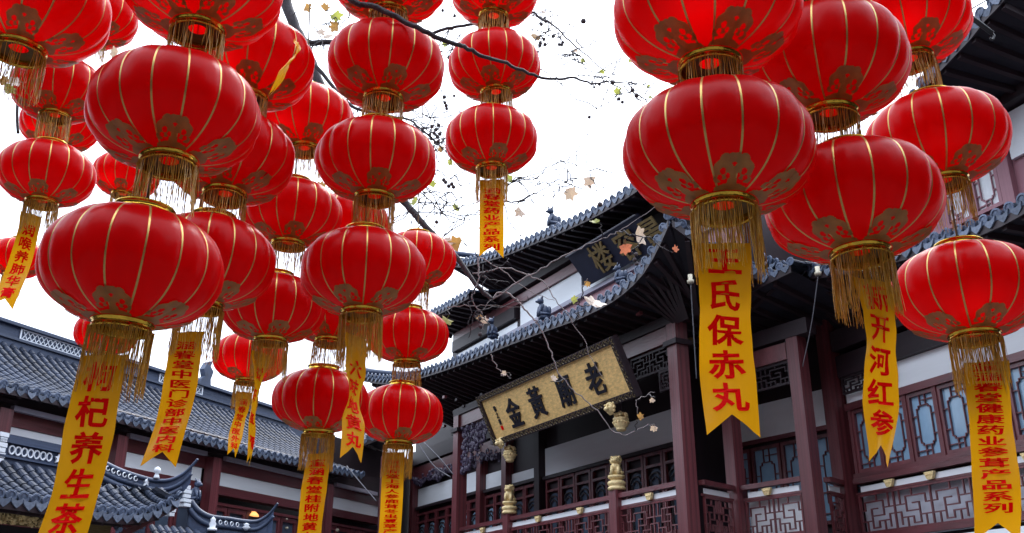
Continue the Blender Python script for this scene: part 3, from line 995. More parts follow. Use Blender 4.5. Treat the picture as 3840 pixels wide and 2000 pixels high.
def gilt_lion(p, yaw, label):
    e = thing('lion_statuette', p, label, 'statuette', 'gilt lions on the balustrade')
    e.rotation_euler = (0, 0, yaw)
    e.scale = (1.15, 1.15, .92)
    link_local('lotus_base', MB().lathe([(0, 0), (.15, 0), (.165, .03), (.165, .06), (.14, .085), (.145, .10), (.165, .13), (.17, .17), (.15, .20), (.10, .225), (.105, .24), (.15, .27), (.16, .30), (.15, .33), (0, .34)], 18, closed=False).mesh('lotus_base', M['gilt'], True), e)
    mb = MB()
    mb.sphere((0, .03, .44), .12, 12, 8, (.85, 1.05, 1.15))
    mb.sphere((0, -.03, .52), .095, 12, 8, (.9, .9, 1.2))
    mb.sphere((0, -.05, .67), .09, 12, 8, (1, 1, 1))
    mb.sphere((0, -.13, .65), .045, 8, 6, (1.1, 1, .8))
    for s in (-1, 1):
        mb.tube([(s * .05, -.07, .54), (s * .06, -.11, .44), (s * .06, -.11, .34)], [.04, .032, .036], 7)
        mb.sphere((s * .09, .05, .39), .065, 8, 6, (.7, 1.2, .9))
        mb.sphere((s * .07, -.03, .745), .03, 6, 5)
        mb.sphere((s * .04, -.12, .70), .018, 6, 4)
    for k in range(12):
        a = k * .5236
        mb.sphere((math.cos(a) * .085, -.01 + math.sin(a) * .03, .67 + math.sin(a) * .085), .034, 6, 5)
    mb.tube([(0, .13, .42), (0, .18, .52), (.02, .15, .62), (0, .10, .64)], [.035, .045, .04, .015], 7)
    link_local('lion_body', mb.mesh('lion_body', M['gilt'], True), e)
    return e


gilt_lion(FA.P(6.85, 0, 4.478), -0.3, 'gilt lion statuette on the left newel post below the plaque')
gilt_lion(FA.P(2.25, 0, 4.478), -0.3, 'gilt lion statuette on the right newel post, near the tall post')

# clay beasts
beast(pt(FA, 2040, 1190, 1.0) - Vector((0, 0, .05)), math.radians(200), 0.85, 'seated clay beast on the lower eave in front of the white wall')
beast(pt(FA, 1848, 1262, 1.0) - Vector((0, 0, .05)), math.radians(240), 0.85, 'squat clay beast on the left part of the lower eave')
beast(pt(FA, 2330, 1055, 1.0) - Vector((0, 0, .05)), math.radians(150), 0.7, 'small clay beast near the upturned right end of the lower eave')
beast(pt(FA, 2078, 850, -0.4) - Vector((0, 0, .05)), math.radians(200), 0.95, 'clay beast on the upper eave against the white sky')

# ================================================================== narrow bay between hall and wing (frame M)
bay = thing('recessed_bay', FM.P(0.9, -1, 0), 'shaded narrow bay of maroon posts between the hall and the right wing', 'building')
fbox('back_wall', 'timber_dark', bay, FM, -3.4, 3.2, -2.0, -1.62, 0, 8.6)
fbox('post', 'timber', bay, FM, -0.13, 0.13, -0.13, 0.13, 0, 7.6)                      # inner post
fbox('post', 'timber', bay, FM, 1.66, 1.93, -0.15, 0.12, 0, 7.3)                       # tall outer post
FD = Frame((6.33, 18.5), FC.d[:2], FC.n[:2])
fbox('post', 'timber', bay, FD, -0.16, 0.14, -0.15, 0.15, 0, 7.6)
fbox('lintel', 'timber', bay, FM, 0.17, 1.61, -0.1, 0.08, 6.62, 6.95)
fbox('lintel', 'timber_dark', bay, FM, -0.3, 2.2, -0.14, 0.14, 7.0, 7.3)
lattice(bay, FM, 0.18, 1.6, 0.0, 6.15, 6.6, 2, 0.026, 'timber_dark', 'hanging_fretwork')
fbox('plaster_panel', 'white', bay, FM, -3.2, 3.0, -1.60, -1.56, 5.62, 6.36)
fbox('panel_sill', 'timber', bay, FM, -3.2, 3.05, -1.6, -1.48, 5.52, 5.61)
for i in range(7):
    fret_window(bay, FM, -2.96 + i * 0.82, -1.55, 3.7, 5.45, 0.78, 'timber', 'glass')
fbox('gallery_floor', 'timber_dark', bay, FM, -0.3, 2.1, -1.615, 0.12, 3.0, 3.24)
soffit(bay, [FM.P(-1.2, 0.9, 8.2), FM.P(0.4, 0.9, 7.95), FM.P(2.6, 0.9, 8.1)], [FM.P(-1.2, -1.6, 7.5), FM.P(0.4, -1.6, 7.5), FM.P(2.6, -1.6, 7.5)], 0.4)
tile_roof(bay, [FM.P(-1.2, 0.9, 8.2), FM.P(0.4, 0.9, 7.95), FM.P(2.6, 0.9, 8.1)], [FM.P(-1.0, -1.6, 8.8), FM.P(0.4, -1.6, 8.7), FM.P(2.4, -1.6, 8.8)], 0.262, 0.075, .1, 6)
fbox('upper_wall', 'white', bay, FM, -1.5, 3.0, -2.6, -2.1, 8.3, 11.0)
balustrade(FM, 0.17, 1.61, 'short fretwork balustrade between the tall outer post and the inner post', brackets=(0.8,), modules=2, backing='white')
FR1 = Frame((3.45, 18.15), (0.96, 1.01), (0.72, -0.69))
balustrade(FR1, 0.15, 1.22, 'short return balustrade running back from the tall post beside the lions', modules=2)
FR2 = Frame((5.70, 17.80), (0.64, 0.70), (0.74, -0.67))
balustrade(FR2, 0.15, 0.78, 'narrow return balustrade behind the tall outer post', modules=1)

# ================================================================== right wing (frame C)
wing = thing('side_wing', FC.P(3, -1, 0), 'right wing with pale fretted windows and an upper storey of rose timber', 'building')
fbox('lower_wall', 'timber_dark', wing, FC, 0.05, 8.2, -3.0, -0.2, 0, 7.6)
fbox('white_fascia', 'white', wing, FC, 0.05, 8.2, -0.195, 0.02, 2.75, 3.22)
fbox('window_sill', 'timber', wing, FC, 0.15, 8.2, -0.19, 0.03, 4.41, 4.50)
nwin = 8
for i in range(nwin):
    a = 0.22 + i * 0.70
    fret_window(wing, FC, a + 0.36, -0.06, 4.505, 5.70, 0.66)
    fbox('mullion', 'timber', wing, FC, a - 0.02 - 0.018, a - 0.02 + 0.055, -0.19, 0.0, 4.505, 5.78)
fbox('window_head', 'timber', wing, FC, 0.15, 8.2, -0.19, 0.03, 5.705, 5.84)
fbox('plaster_band', 'white', wing, FC, 0.12, 8.2, -0.19, -0.08, 5.845, 6.36)
fbox('wall_beam', 'timber_dark', wing, FC, 0.1, 8.2, -0.19, 0.06, 6.365, 6.8)
fbox('eave_beam', 'timber_dark', wing, FC, 0.1, 8.2, -0.19, 0.12, 6.9, 7.3)
lattice(wing, FC, 0.16, 1.5, 0.02, 6.02, 6.36, 2, 0.026, 'timber_dark', 'hanging_fretwork')
balustrade(FC, 0.16, 6.2, 'fretwork balustrade with white boards below the pale windows at right', brackets=(1.05, 2.0, 3.1, 3.95), modules=7, backing='white_shaded')
eC = [(-0.4, 1.3, 8.95), (0.2, 1.3, 8.55), (1.0, 1.3, 8.15), (2.2, 1.3, 7.86), (3.3, 1.3, 7.68), (4.84, 1.3, 7.52), (5.72, 1.3, 7.56), (6.6, 1.3, 7.75), (8.0, 1.3, 8.0)]
tile_roof(wing, PL(FC, eC), [FC.P(max(s, 0.3), -0.5, 8.35) for s, o, z in eC], 0.235, 0.08, .06, 6, end_scale=1.15)
soffit(wing, PL(FC, eC), [FC.P(max(s, 0.1), -0.2, 7.3) for s, o, z in eC], 0.33)
fbox('upper_wall', 'pink_wood', wing, FC, 0.3, 8.2, -3.0, -0.55, 8.2, 11.0)
fbox('upper_post', 'pink_wood', wing, FC, 4.05, 4.28, -0.545, -0.42, 8.25, 10.3)
fret_window(wing, FC, 3.72, -0.50, 8.55, 9.5, 0.58, 'pink_wood', 'white')
fret_window(wing, FC, 3.08, -0.50, 8.55, 9.5, 0.58, 'pink_wood', 'white')
fbox('plaster_panel', 'white', wing, FC, 4.33, 7.5, -0.545, -0.47, 9.25, 10.1)
fbox('wall_beam', 'timber_dark', wing, FC, 0.3, 8.2, -0.545, -0.25, 10.15, 10.7)
c1 = [FC.at(x, y, 1.1) for x, y in ((3300, 520), (3400, 400), (3470, 290), (3560, 190), (3633, 112), (3678, 52), (3730, 0), (3800, -90))]
eCu = [(s, 1.1, z) for s, z in c1]
tile_roof(wing, PL(FC, eCu), [FC.P(s + 0.3, -1.6, z + 0.95) for s, o, z in eCu], 0.235, 0.08, .06, 7, end_scale=1.1)
soffit(wing, PL(FC, eCu), [FC.P(s + 0.2, -0.3, max(10.0, 10.2 + (z - 10.2) * .3)) for s, o, z in eCu], 0.3)
# ================================================================== long gallery on the left (frame B)
gal = thing('gallery_building', FB.P(10, -1, 0), 'long low gallery with grey tiled roof and white panels at lower left', 'building')
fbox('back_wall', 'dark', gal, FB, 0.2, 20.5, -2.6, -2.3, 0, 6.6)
fbox('lower_wall', 'timber', gal, FB, 0.2, 20.5, -0.3, -0.04, 0, 3.6)
eB = []
for x_, y_ in ((-260, 1372), (0, 1440), (283, 1508), (420, 1552), (686, 1626), (860, 1670), (1100, 1725), (1250, 1757), (1360, 1780)):
    s_, z_ = FB.at(x_, y_, 0.55)
    eB.append((s_, 0.55, z_))
tile_roof(gal, PL(FB, eB), [FB.P(s, -2.5, 7.95) for s, o, z in eB], 0.25, 0.07, .22, 15, end_scale=1.0)
soffit(gal, PL(FB, eB), [FB.P(s, -0.05, 6.42) for s, o, z in eB], 0.45, 0.1)
fbox('ridge_base', 'ridge', gal, FB, 2.0, 20.5, -2.75, -2.40, 7.75, 8.02)
fbox('ridge_moulding', 'ridge', gal, FB, 2.0, 20.5, -2.80, -2.35, 8.025, 8.085)
fbox('ridge_wall', 'ridge', gal, FB, 2.0, 20.5, -2.70, -2.45, 8.09, 8.36)
fbox('ridge_cap', 'ridge', gal, FB, 2.0, 20.5, -2.80, -2.35, 8.365, 8.44)
# pierced panel in the ridge: white frame and lozenges
for a, b in ((10.9, 14.0), (7.9, 9.6)):
    pn = fbox('openwork_frame', 'mortar', gal, FB, a, b, -2.44, -2.42, 8.10, 8.125)
    fbox('frame_bar', 'mortar', pn, FB, a, b, -2.44, -2.42, 8.325, 8.35)
    fbox('frame_bar', 'mortar', pn, FB, a, a + .04, -2.44, -2.42, 8.126, 8.324)
    fbox('frame_bar', 'mortar', pn, FB, b - .04, b, -2.44, -2.42, 8.126, 8.324)
    k = int((b - a) / 0.13)
    for i in range(k):
        s = a + .08 + (b - a - .16) * (i + .5) / k
        for sg_ in (-1, 1):
            bar('lozenge_bar', 'mortar', pn, FB.P(s - .06, -2.435, 8.225 - sg_ * .09), FB.P(s + .06, -2.435, 8.225 + sg_ * .09), .012, .018)
# ridge finial and swallow-tail
mb = MB().prism([(-.22, 0), (.22, 0), (.18, .25), (.26, .5), (.12, .62), (.16, .8), (-.02, .72), (-.14, .5), (-.06, .3), (-.2, .2)], -.09, .09)
link('ridge_finial', mb.mesh('ridge_finial', M['ridge']), gal, Matrix.Translation(FB.P(7.75, -2.57, 8.4)) @ Matrix.Rotation(math.radians(65), 4, 'Z'))
# timber front
for a, b in ((13.3, 15.85), (16.15, 19.5), (10.2, 12.85), (5.45, 9.75), (2.2, 4.9)):
    fbox('plaster_panel', 'white', gal, FB, a, b, -0.035, 0.0, 5.20, 5.53)
fbox('wall_beam', 'timber', gal, FB, 2.0, 20.5, -0.30, 0.03, 5.535, 5.83)
fbox('wall_beam', 'timber', gal, FB, 2.0, 20.5, -0.30, 0.02, 4.98, 5.195)
fbox('upper_wall', 'timber_dark', gal, FB, 2.0, 20.5, -0.30, -0.04, 5.196, 5.53)
fbox('architrave', 'timber_dark', gal, FB, 2.0, 20.5, -0.30, 0.1, 5.835, 6.35)
for a, b in ((16.3, 20), (13.4, 15.8), (10.3, 12.8), (5.6, 9.6), (2.6, 4.8)):
    fbox('grey_fascia', 'stripe', gal, FB, a, b, 0.105, 0.22, 5.80, 5.90)
for s in (16.0, 13.05, 10.0, 5.2):
    fbox('post', 'timber', gal, FB, s - .15, s + .15, 0.035, 0.3, 0, 5.79)
    for k in range(3):
        fbox('bracket_block', 'timber_dark', gal, FB, s - .2 - .08 * k, s + .2 + .08 * k, 0.11, 0.30 + .05 * k, 5.91 + .1 * k, 5.98 + .1 * k)
# glazed screen below the beam
for a, b, n in ((10.2, 12.85, 4), (5.45, 9.75, 6), (13.3, 15.85, 4), (16.2, 20, 5), (2.2, 4.9, 4)):
    w = (b - a) / n
    for i in range(n):
        fm_ = FB.M()
        mb = MB()
        s0, s1 = a + w * i + .01, a + w * (i + 1) - .01
        for (p, q, z0, z1) in ((s0, s0 + .09, 3.62, 4.72), (s1 - .09, s1, 3.62, 4.72), (s0 + .09, s1 - .09, 4.6, 4.72), (s0 + .09, s1 - .09, 3.62, 3.72)):
            mb.box((0, 0, 0), (q - p, .08, z1 - z0), Matrix.Translation(FB.P((p + q) / 2, -.12, (z0 + z1) / 2)) @ fm_)
        win = mb.build('window', M['timber'], gal)
        fbox('pane', 'glass_dark_shade', win, FB, s0 + .09, s1 - .09, -.15, -.14, 3.72, 4.6)
fbox('screen_head', 'timber', gal, FB, 2.0, 20.5, -0.2, -0.04, 4.73, 4.80)
# lit lamps that show in the gallery windows
for k, (x, y, sz, nm) in enumerate(((948, 1938, .16, 'orange dome lamp glowing in the left gallery window'), (1073, 1952, .05, 'tiny pale lamp in the gallery window above the other'), (1075, 1985, .05, 'tiny pale lamp in the gallery window below the other'), (1262, 1996, .08, 'small pale lamp in the gallery window between the two long banners'))):
    p = pt(FB, x, y, -0.10)
    prof = [(0, .0), (1.0, .05), (.9, .3), (.6, .6), (.25, .9), (.1, 1.1)] if k == 0 else [(0, 0), (.7, .2), (1, .7), (.7, 1.2), (0, 1.4)]
    o = link('lamp', MB().lathe([(r * sz, z * sz) for r, z in prof], 14, closed=False).mesh('lamp', M['lamp_on'] if k == 0 else M['porcelain'], True), None, Matrix.Translation(p))
    tag(o, nm, 'lamp', 'lamps seen in the gallery')

# small link roof where gallery and hall meet
lk = thing('link_roof', FB.P(3, 0, 0), 'short tiled link roof in the corner between gallery and hall', 'roof')
lE = [at(1235, 1690, 30.5), at(1300, 1665, 30.5), at(1370, 1648, 30.5), at(1440, 1620, 30.5)]
tile_roof(lk, lE, [p + Vector((0.4, 2.2, 1.0)) for p in lE], 0.26, .075, .1, 6)
fbox('corner_wall', 'timber_dark', lk, FB, -0.5, 4.5, -1.2, -0.35, 0, 7.4)
soffit(lk, lE, [p + Vector((0.3, 1.6, -0.1)) for p in lE], .4)
for x in (1205, 1440):
    q = at(x, 1980, 30.0)
    bar('corner_post', 'timber_dark' if x < 1300 else 'timber', lk, (q.x, 30.0, 0), (q.x, 30.0, 6.9), .34, .34, Vector((0, 1, 0)))

# ================================================================== gate roofs in front of the gallery
_ring = None


def ring_mesh():
    global _ring
    if _ring is None:
        mb = MB()
        mb.tube([(0.062 * math.cos(t * math.pi / 8), 0, 0.062 * math.sin(t * math.pi / 8)) for t in range(17)], 0.016, 5, False)
        _ring = mb.mesh('openwork_ring', M['mortar'])
    return _ring


def star(parent, p, yaw, size):
    pts = []
    for k in range(10):
        r = size if k % 2 == 0 else size * .5
        pts.append((r * math.sin(k * math.pi / 5), r * math.cos(k * math.pi / 5)))
    link('star_ornament', MB().prism(pts, -.02, .02).mesh('star_ornament', M['mortar']), parent, Matrix.Translation(p) @ Matrix.Rotation(yaw, 4, 'Z'))


YB = math.radians(65)      # yaw that turns an x-z plate into the plane of the gallery front
gt = thing('gate_roof', FB.P(17, 2.2, 0), 'curved gate roof with pierced ridge and one upturned corner at lower left', 'roof')


def bp(x, y, o):
    return pt(FB, x, y, o)


eG = [FB.P(20.5, 3, 3.74), FB.P(18, 3, 3.74), FB.P(16.4, 3, 3.74), FB.P(15.5, 3, 3.73), FB.P(14.9, 3, 3.80), FB.P(14.4, 3.02, 3.96), FB.P(14.05, 3.05, 4.2)]
tG = [FB.P(20.5, 1.65, 4.50), FB.P(18, 1.65, 4.50), FB.P(16.4, 1.65, 4.50), FB.P(15.5, 1.65, 4.46), FB.P(14.9, 1.95, 4.36), FB.P(14.4, 2.35, 4.30), FB.P(14.1, 2.6, 4.34)]
tile_roof(gt, eG, tG, 0.235, 0.075, .08, 8, end_scale=1.15)
soffit(gt, eG, [FB.P(max(14.6, 20.5 - k * 1.0), 1.9, 3.72) for k in range(7)], .4)
# side slope
tile_roof(gt, [FB.P(14.05, 3.05, 4.2), FB.P(13.98, 2.4, 3.95), FB.P(13.95, 1.6, 3.8), FB.P(13.95, .6, 3.75)], [FB.P(14.15, 2.6, 4.34), FB.P(14.5, 2.2, 4.35), FB.P(14.8, 1.7, 4.4), FB.P(14.9, .6, 4.5)], .235, .07, .05, 5)
# main ridge
for (z0, z1, d, nm) in ((4.44, 4.60, .13, 'ridge_base'), (4.605, 4.645, .17, 'ridge_moulding'), (4.65, 4.86, .10, 'ridge_wall'), (4.865, 4.92, .16, 'ridge_moulding'), (4.925, 5.02, .12, 'ridge_cap')):
    fbox(nm, 'ridge', gt, FB, 15.35, 20.5, 1.5 - d, 1.5 + d, z0, z1)
for k in range(7):
    s, z = FB.at(50 + k * 23, 1663 + k * 5.6, 1.62)
    link('openwork_ring', ring_mesh(), gt, Matrix.Translation(FB.P(s, 1.615, 4.755)) @ Matrix.Rotation(YB, 4, 'Z') @ Matrix.Diagonal((.9, 1, 1.15, 1)))
star(gt, FB.P(15.75, 1.63, 4.755), YB, .1)
# stacked white tile ends closing the ridge
for s_ in (15.28, 16.98):
    for k in range(6):
        fbox('ridge_end_tile', 'mortar', gt, FB, s_ - .07 - .02 * (k % 2), s_ + .07 + .02 * (k % 2), 1.35, 1.66, 4.50 + .09 * k, 4.575 + .09 * k)
# hip ridge sweeping out to the corner
hp = [(392, 1738, 1.6), (450, 1765, 1.8), (520, 1788, 2.05), (585, 1803, 2.35), (640, 1800, 2.6), (690, 1775, 2.8), (722, 1745, 2.95), (742, 1722, 3.05)]
top_ = [bp(*q) for q in hp]
ridge_tubes(gt, 'hip_ridge', top_, 0.055, taper=.45)
ridge_tubes(gt, 'hip_ridge', [p - Vector((0, 0, .17)) for p in top_[:7]], 0.06, taper=.6)
ridge_tubes(gt, 'hip_ridge', [p - Vector((0, 0, .29)) for p in top_[:6]], 0.07, taper=.6)
mb = MB()
for a, b in zip(top_[:6], top_[1:7]):
    mb.add([a, b, b - Vector((0, 0, .36)), a - Vector((0, 0, .42))] + [v + Vector((-.05, .06, 0)) for v in (a, b, b - Vector((0, 0, .36)), a - Vector((0, 0, .42)))], [(0, 1, 2, 3), (7, 6, 5, 4)])
mb.build('hip_ridge_wall', M['ridge'], gt)
for k in range(6):
    p = top_[0].lerp(top_[2], (k + .4) / 6.2) if k < 6 else None
    link('openwork_ring', ring_mesh(), gt, Matrix.Translation(p + FB.n * .05 - Vector((0, 0, .085 + .01 * math.sin(k)))) @ Matrix.Rotation(YB, 4, 'Z') @ Matrix.Scale(.72, 4))
star(gt, top_[2].lerp(top_[3], .35) + FB.n * .06 - Vector((0, 0, .09)), YB, .08)
mb = MB().lathe([(0, 0), (.07, 0), (.05, .05), (.035, .1), (.07, .14), (.06, .2), (0, .24)], 10, closed=False)
link('ridge_ornament', mb.mesh('ridge_ornament', M['mortar'], True), gt, Matrix.Translation(top_[3] + Vector((0, 0, .04))))
for k in range(5):
    fbox('ridge_end_tile', 'mortar', gt, FB, 13.52 - .03 * (k % 2), 13.66 + .03 * (k % 2), 2.3, 2.5, 3.9 + .08 * k, 3.965 + .08 * k)
fbox('beam', 'timber', gt, FB, 14.3, 20.5, 2.36, 2.5, 3.58, 3.68)
fbox('beam', 'timber_dark', gt, FB, 14.3, 20.5, 2.0, 2.35, 3.63, 3.9)
bb = fbox('frieze_board', 'gilt_old', gt, FB, 14.8, 20.5, 2.12, 2.2, 3.42, 3.60)
carved_cluster(bb, 'frieze_carving', FB, 16.2, 18.6, 2.23, 3.43, 3.59, 300, .032, 'gilt', seed=11)
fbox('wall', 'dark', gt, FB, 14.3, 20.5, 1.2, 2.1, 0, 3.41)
bar('corner_bracket', 'timber', gt, FB.P(14.8, 2.2, 3.3), FB.P(14.05, 3.0, 4.02), .1, .12)

g2 = thing('gate_roof', FB.P(12, 2.5, 0), 'lower small gate roof with a slender upturned tip below the gallery posts', 'roof')
r2 = [(715, 1880, 1.6), (745, 1915, 1.75), (790, 1938, 1.95), (860, 1947, 2.2), (915, 1955, 2.4), (965, 1955, 2.6), (1005, 1932, 2.8), (1028, 1907, 2.95), (1042, 1888, 3.05)]
t2 = [bp(*q) for q in r2]
ridge_tubes(g2, 'ridge_cap', t2, 0.06, taper=.4)
ridge_tubes(g2, 'hip_ridge', [p - Vector((0, 0, .17)) for p in t2[:8]], .07, taper=.5)
mb = MB()
for a, b in zip(t2[:7], t2[1:8]):
    mb.add([a, b, b - Vector((0, 0, .5)), a - Vector((0, 0, .5))] + [v + Vector((-.05, .06, 0)) for v in (a, b, b - Vector((0, 0, .5)), a - Vector((0, 0, .5)))], [(0, 1, 2, 3), (7, 6, 5, 4)])
mb.build('ridge_wall', M['ridge'], g2)
for k in range(4):
    link('openwork_ring', ring_mesh(), g2, Matrix.Translation(t2[2].lerp(t2[4], .25 + .17 * k) + FB.n * .05 - Vector((0, 0, .1))) @ Matrix.Rotation(YB, 4, 'Z') @ Matrix.Scale(.7, 4))
mb = MB().lathe([(0, 0), (.11, 0), (.1, .05), (.06, .07), (.08, .14), (.05, .2), (.06, .24), (0, .3)], 12, closed=False)
link('ridge_ornament', mb.mesh('ridge_ornament', M['mortar'], True), g2, Matrix.Translation(t2[2] + FB.n * .08 - Vector((0, 0, .3))))
link('ridge_ornament', MB().lathe([(0, 0), (.03, 0), (.09, .06), (.05, .1), (.07, .13), (0, .16)], 10, closed=False).mesh('ridge_ornament', M['mortar'], True), g2, Matrix.Translation(t2[4] + FB.n * .08 - Vector((0, 0, .2))))
for k in range(5):
    p = bp(690, 1895 - k * 17, 1.55)
    link('ridge_end_tile', cube('mortar'), g2, Matrix.Translation(p) @ Matrix.Rotation(YB, 4, 'Z') @ Matrix.Diagonal((.2 + .05 * (k % 2), .2, .07, 1)))
link('ridge_beast', BEAST, g2, Matrix.Translation(bp(722, 1890, 1.45)) @ Matrix.Rotation(math.radians(-20), 4, 'Z') @ Matrix.Scale(.85, 4))
tile_roof(g2, [FB.P(14.0, 3.2, 3.0), FB.P(12.5, 3.2, 3.0), FB.P(11.5, 3.2, 3.15), FB.P(11.0, 3.1, 3.5)], [FB.P(13.4, 1.8, 3.75)] + [p - Vector((0, 0, .42)) for p in (t2[1], t2[4], t2[6])], .235, .075, .06, 7, end_scale=1.15)
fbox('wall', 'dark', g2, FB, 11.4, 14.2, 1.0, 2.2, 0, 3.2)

# ================================================================== plane tree: limbs, twigs, leaves, seed balls
tree = thing('plane_tree', (-10.5, 10.0, 0), 'nearly bare plane tree whose dark limbs cross the white sky behind the lanterns', 'tree')


BR = []


def fine_twig(a, b, r=.0045, k=5):
    a, b = Vector(a), Vector(b)
    L_ = (b - a).length
    P = [a.lerp(b, i / k) + Vector((random.uniform(-1, 1), random.uniform(-1, 1), random.uniform(-.6, 1))) * L_ * .09 * (0 if i in (0, k) else 1) for i in range(k + 1)]
    MB().tube(P, [r * (1 - .45 * i / k) for i in range(k + 1)], 5).build('twig', M['bark'], tree, True)
    return P


def hang(p):
    q = min(BR, key=lambda v: (v - p).length)
    if .03 < (q - p).length < 2.2:
        BR.extend(fine_twig(q, p, .008 if (q - p).length < .8 else .010)[1:])


def limb(pts, Y, r0, r1, m='bark', name='branch', n=7):
    P = smooth_path([at(x, y, Y if len(q) == 0 else q[0]) for (x, y, *q) in pts], 5)
    jt = .014 if r0 < .02 else .008
    P = [p + Vector((random.uniform(-1, 1), random.uniform(-1, 1), random.uniform(-1, 1))) * jt * (0 if i == 0 else 1) for i, p in enumerate(P)]
    BR.extend(P)
    if m == 'bark_pale': r0, r1 = r0 * .72, r1 * .72
    R = [r0 + (r1 - r0) * i / (len(P) - 1) for i in range(len(P))]
    return MB().tube(P, R, n).build(name, M[m], tree, True)


# trunk stands left of the picture and leans over the court
MB().tube(smooth_path([(-10.5, 10.0, 0), (-10.3, 10.1, 3), (-9.6, 10.4, 6.5), (-7.6, 10.8, 9.3), (-5.0, 11.0, 10.8), (-3.4, 11.0, 10.4), at(1062, -40, 11.0)]), [.32 - .0078 * i for i in range(31)] + [.085] * 6, 10).build('trunk', M['bark'], tree, True)
limb([(1062, -40), (1071, 0), (1101, 90), (1150, 190), (1205, 328), (1290, 470), (1400, 620), (1511, 752), (1570, 822), (1623, 879), (1704, 959), (1786, 1071), (1846, 1123)], 11.0, .085, .024, name='limb')
limb([(1110, 100), (1146, 156), (1210, 158), (1300, 157), (1420, 150)], 11.2, .05, .03)
limb([(1168, 223), (1220, 290), (1287, 372), (1340, 410), (1430, 430), (1526, 447), (1570, 477), (1620, 520)], 10.2, .028, .008)
limb([(1300, -60, 6.2), (1317, 0, 6.2), (1414, 30, 6.2), (1511, 75, 6.2), (1608, 127, 6.2), (1705, 164, 6.3), (1757, 183, 6.4), (1831, 220, 6.5), (1898, 238, 6.6), (2000, 283, 6.8), (2084, 297, 6.9), (2148, 292, 7), (2218, 314, 7), (2285, 307, 7), (2369, 312, 7), (2463, 312, 7)], 6.3, .026, .004)
limb([(1608, 130), (1680, 108), (1757, 93), (1840, 85), (1930, 60), (2000, 50), (2023, 69), (2067, 91), (2100, 117), (2161, 178), (2201, 208), (2252, 255), (2309, 282), (2349, 297)], 9.9, .022, .004)
W = []
for pts, Y, r0, m in (
        ([(1846, 1123), (1920, 1070), (1990, 1030), (2090, 975), (2200, 920), (2290, 880), (2350, 850), (2470, 770)], 11.0, .016, 'bark_pale'),
        ([(1846, 1123), (1875, 1098), (1920, 1110), (1960, 1150), (2000, 1195), (2018, 1218), (2060, 1307), (2096, 1397), (2162, 1474), (2239, 1540), (2293, 1611), (2346, 1629), (2430, 1593), (2453, 1605)], 11.0, .017, 'bark_pale'),
        ([(1771, 1026), (1898, 1007), (1987, 1033), (2040, 1063), (2084, 1123), (2138, 1195), (2191, 1277), (2215, 1337), (2263, 1426)], 11.2, .013, 'bark_pale'),
        ([(1794, 966), (1796, 1020), (1790, 1070), (1771, 1115), (1801, 1167), (1846, 1123)], 10.9, .016, 'bark_pale'),
        ([(1801, 966), (1890, 1018), (1950, 1070), (2017, 1108), (2077, 1123)], 11.1, .011, 'bark_pale'),
        ([(1675, 1152), (1760, 1148), (1838, 1145), (1958, 1152)], 11.1, .009, 'bark_pale'),
        ([(1801, 1167), (1812, 1200), (1810, 1240)], 11, .010, 'bark_pale'),
        ([(1586, 721), (1616, 721), (1709, 721), (1809, 714)], 10.5, .010, 'bark'),
        ([(1883, 758), (1929, 757), (2017, 720), (2096, 690), (2151, 676), (2233, 646), (2293, 631)], 10.5, .008, 'bark'),
        ([(1920, 683), (2040, 638), (2099, 601), (2196, 579)], 10.5, .007, 'bark'),
        ([(1540, 690), (1600, 743), (1675, 817), (1704, 832), (1801, 787)], 10.5, .010, 'bark'),
        ([(1704, 832), (1680, 860), (1660, 892)], 10.5, .007, 'bark'),
        ([(1840, 1330), (1860, 1372), (1890, 1400), (1915, 1420)], 11, .011, 'bark_pale'),
        ([(2390, 1500), (2420, 1485), (2453, 1470)], 11, .008, 'bark_pale'),
        ([(2385, 1500), (2390, 1540), (2400, 1580)], 11, .008, 'bark_pale'),
        ([(1640, 300), (1665, 380), (1690, 470), (1640, 560), (1600, 620)], 10.6, .006, 'bark'),
        ([(2100, 117), (2180, 156), (2260, 180), (2300, 200), (2350, 212)], 9.9, .004, 'bark')):
    limb(pts, Y, r0, r0 * .35, m, 'twig', 6)


def leaf_mesh(m, seed):
    rnd = random.Random(seed)
    pts = []
    lobes = [(-90, .35), (-65, .50), (-40, .60), (-18, .85), (0, .70), (18, .68), (38, .98), (52, .88), (68, .70), (90, 1.12)]
    full = [(a, r) for a, r in lobes] + [(180 - a, r * rnd.uniform(.85, 1.1)) for a, r in reversed(lobes[1:-1])]
    for a, r in full:
        r *= rnd.uniform(.9, 1.1)
        pts.append((r * math.cos(math.radians(a)), r * math.sin(math.radians(a))))
    vs = [(0, 0, 0)]
    for x, y in pts: vs.append((x, y, .28 * x * x - .12 * y * y + rnd.uniform(-.05, .05)))
    n = len(pts)
    fs = [(0, 1 + i, 1 + (i + 1) % n) for i in range(n)]
    mb = MB().add(vs, fs)
    mb.tube([(0, -.25, -.01), (0.03, -.7, .06), (-.02, -1.1, .16)], [.035, .025, .02], 4)
    return mb.mesh('leaf', M[m])


LEAF = {m: [leaf_mesh('leaf_' + m, k * 7 + len(m)) for k in range(3)] for m in ('pale', 'green', 'brown', 'red')}


def leaf(x, y, Y, size_px, m):
    p = at(x, y, Y)
    sc = size_px / F_PX * Y * 0.52
    e = Matrix.Translation(p) @ Matrix.Rotation(random.uniform(0, 6.28), 4, 'Y') @ Matrix.Rotation(math.radians(90) + random.uniform(-.7, .7), 4, 'X') @ Matrix.Rotation(random.uniform(-.5, .5), 4, 'Y')
    link('leaf', random.choice(LEAF[m]), tree, e @ Matrix.Scale(sc, 4))
    hang((e @ Matrix.Scale(sc, 4)) @ Vector((-.02, -1.1, .16)))


